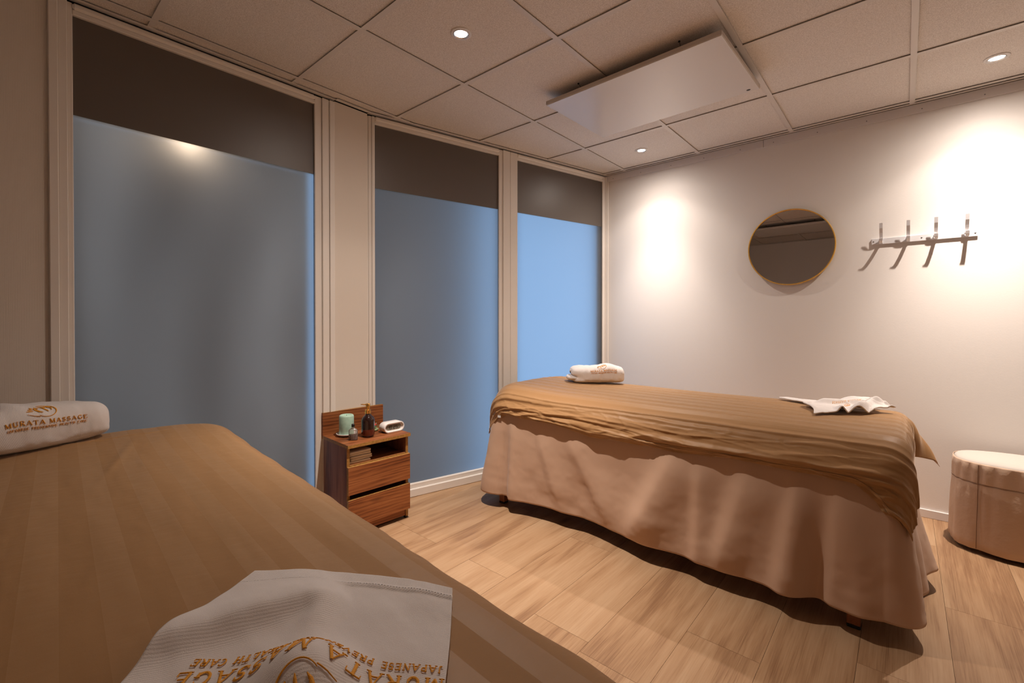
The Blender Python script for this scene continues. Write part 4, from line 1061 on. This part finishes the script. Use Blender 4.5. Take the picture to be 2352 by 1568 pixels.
# digital clock: stadium tube facing the room
ck = empty('alarm_clock', on_stand(-2.240, 1.526), R(88)); tag(ck, 'white oblong digital clock reading 10 25', 'clock')
def stadium(w, h, n=14):
    r_ = h / 2; pts = []
    for k in range(n + 1): a = -math.pi / 2 + math.pi * k / n; pts.append((w / 2 - r_ + r_ * math.cos(a), r_ * math.sin(a)))
    for k in range(n + 1): a = math.pi / 2 + math.pi * k / n; pts.append((-w / 2 + r_ + r_ * math.cos(a), r_ * math.sin(a)))
    return pts
CW, CH = 0.132, 0.056
def stad_shell(name, rings, m, parent, cap0=False, cap1=False):
    b = MB(); L = []
    for (w_, h_, y) in rings: L.append([b.bm.verts.new((x, y, z + CH / 2)) for x, z in stadium(w_, h_)])
    n = len(L[0])
    for i in range(len(L) - 1):
        for k in range(n): b.bm.faces.new((L[i][k], L[i][(k + 1) % n], L[i + 1][(k + 1) % n], L[i + 1][k]))
    if cap0: b.bm.faces.new(L[0][::-1])
    if cap1: b.bm.faces.new(L[-1])
    o = b.build(name, m, parent); auto_smooth(o, 40); return o
# local -y is the display side
stad_shell('case', [(CW - .006, CH - .006, 0.030), (CW, CH, 0.026), (CW, CH, -0.028), (CW - .003, CH - .003, -0.031), (CW - .011, CH - .011, -0.031), (CW - .015, CH - .015, -0.024), (CW - .015, CH - .015, -0.020)], 'clock_white', ck, True, True)
stad_shell('display', [(CW - .034, CH - .026, -0.0200), (CW - .034, CH - .026, -0.0210)], 'lcd', ck, False, True)
SEG = {'a': (0, 1), 'b': (1, .75), 'c': (1, .25), 'd': (0, 0), 'e': (-1, .25), 'f': (-1, .75), 'g': (0, .5)}
DIG = {'0': 'abcdef', '1': 'bc', '2': 'abged', '5': 'afgcd'}
def digit(ch, x, h=0.0185, w_=0.010):
    b = MB()
    for sgm in DIG[ch]:
        px, pz = SEG[sgm]
        cx_ = x + px * w_ / 2; cz = CH / 2 - h / 2 + pz * h
        if sgm in 'adg': b.box(cx_ - w_ * .42, cx_ + w_ * .42, -0.0218, -0.0208, cz - .0011, cz + .0011)
        else: b.box(cx_ - .0011, cx_ + .0011, -0.0218, -0.0208, cz - h * .22, cz + h * .22)
    b.build('digit', 'lcd_ink', ck)
for ch, x in (('1', -0.0335), ('0', -0.0185), ('2', 0.0035), ('5', 0.0195)): digit(ch, x)
# small artificial plant behind the bottle
pl = empty('artificial_plant', on_stand(-2.330, 1.462)); tag(pl, 'small green and red artificial plant behind the pump bottle', 'plant')
MB().lathe([(0, 0), (0.022, 0), (0.028, 0.004), (0.030, 0.011), (0.027, 0.012), (0.0, 0.011)], 24).build('saucer', 'pot', pl, smooth=True)
def leaf(L, w_, bend):
    n = 8; V = []; F = []
    for i in range(n + 1):
        t = i / n; ww = w_ * math.sin(math.pi * min(t * 0.95 + 0.04, 1)) ** 0.8 / 2
        x = L * t; z = bend * t * t
        V += [(x, -ww, z + ww * 0.35), (x, 0, z), (x, ww, z + ww * 0.35)]
        if i: k = 3 * i; F += [(k - 3, k - 2, k + 1, k), (k - 2, k - 1, k + 2, k + 1)]
    me = bpy.data.meshes.new('leaf'); me.from_pydata(V, [], F); me.update(); return me
for k in range(9):
    a = k * 137.5; me = leaf(0.036 + 0.008 * (k % 3), 0.012, 0.012)
    o = link('leaf', me, 'leaf' if k % 2 else 'leaf_pale', pl, (0, 0, 0.012), (0, R(-18 - 6 * (k % 4)), R(a))); solidify(o, 0.0008)
for k in range(4):
    me = leaf(0.026, 0.011, 0.006); o = link('petal', me, 'petal', pl, (0.004, 0.002, 0.026), (0, R(-20 + 8 * k), R(k * 90 + 30))); solidify(o, 0.0008)
# folded cloths in the shelf
zc = 0.3775
for k in range(5):
    hgt = 0.0125
    b = MB(); b.box(-0.055, 0.055, -0.062, 0.062, 0, hgt - 0.0006, 0.005, 2)
    for v in b.bm.verts:
        v.co.z += 0.0010 * math.sin(v.co.y * 60 + k) * (1 if v.co.z > 0.004 else 0.0)
    p = NSM @ Vector((0.070 - 0.004 * (k % 2), -0.102 + 0.003 * ((k * 3) % 4), zc))
    o = b.build('folded_napkin', 'napkin', None, p, (0, 0, R(-3 + 2 * ((k * 5) % 3 - 1))), smooth=True)
    tag(o, ['bottom', 'second lowest', 'middle', 'second highest', 'topmost'][k] + ' cream folded cloth in the stack on the nightstand shelf', 'cloth', 'folded cloths in the nightstand')
    zc += hgt

# ------------------------------------------------------------------ skirted stool at the right
st = empty('skirted_stool', (0.468, 3.268, 0)); tag(st, 'oblong padded stool in a beige fabric skirt', 'stool')
def oval(n, lx, ly, k=2.6):
    t = np.linspace(0, 2 * math.pi, n, endpoint=False)
    c, s = np.cos(t), np.sin(t)
    return np.sign(c) * np.abs(c) ** (2 / k) * lx, np.sign(s) * np.abs(s) ** (2 / k) * ly, t
def ring_surface(name, prof, m, parent, n=240, lx=0.272, ly=0.172, ripple=0.0, rk=26, seed=1, cap=False):
    x, y, t = oval(n, 1, 1)
    L = np.hypot(x, y); rows = []
    for (off, z, rp) in prof:
        rr = off + rp * (0.5 * np.sin(t * rk + 2 * vnoise(t * 3, 0 * t, seed)) + 0.9 * vnoise(t * 9, 0 * t + z * 4, seed + 2))
        rows.append(np.stack([x * (lx + rr), y * (ly + rr), np.full(n, z)], -1))
    P = np.stack(rows, 1)
    return link(name, grid_mesh(name, P, close_u=True), m, parent)
xo, yo, to = oval(120, 1, 1)
link('seat_cushion', grid_mesh('seat_cushion', np.stack([np.stack([xo * 0.274 * k, yo * 0.174 * k, np.full(120, z)], -1) for k, z in ((0.001, 0.4485), (0.3, 0.4485), (0.6, 0.448), (0.85, 0.4465), (0.955, 0.442), (0.99, 0.434), (1.0, 0.422))], 1), close_u=True), 'stool_top', st)
band = ring_surface('gathered_band', [(0.001, 0.436, 0), (0.004, 0.430, .002), (0.005, 0.405, .006), (0.006, 0.37, .006), (0.006, 0.345, .004), (0.005, 0.338, .002)], 'stool_cloth', st, ripple=1); solidify(band, 0.002)
lowr = ring_surface('lower_skirt', [(0.003, 0.342, .002), (0.005, 0.33, .003), (0.009, 0.25, .006), (0.012, 0.15, .008), (0.014, 0.06, .010), (0.014, 0.022, .010)], 'stool_cloth', st, rk=9, seed=4); solidify(lowr, 0.002)
pp = ring_surface('piping', [(0.0085, 0.3405, .003), (0.0095, 0.339, .003), (0.0085, 0.3375, .003)], 'seam', st)
for a in (231, 310, 50, 130):
    ca, sa = math.cos(R(a)), math.sin(R(a)); kx = np.sign(ca) * abs(ca) ** (2 / 2.6); ky = np.sign(sa) * abs(sa) ** (2 / 2.6)
    MB().tube([(kx * (0.272 + o_), ky * (0.172 + o_), z) for o_, z in ((0.009, 0.43), (0.0105, 0.40), (0.011, 0.345), (0.0125, 0.25), (0.0165, 0.15), (0.0195, 0.03))], 0.0016, 6).build('side_seam', 'seam', st)
MB().box(-0.20, 0.20, -0.11, 0.11, 0.39, 0.42, 0.01).build('seat_board', 'leg_wood', st)
for sx in (-1, 1):
    for sy in (-1, 1):
        MB().box(-0.018, 0.018, -0.018, 0.018, 0.0, 0.395, 0.003).build('leg', 'leg_wood', st, (sx * 0.17, sy * 0.09, 0))
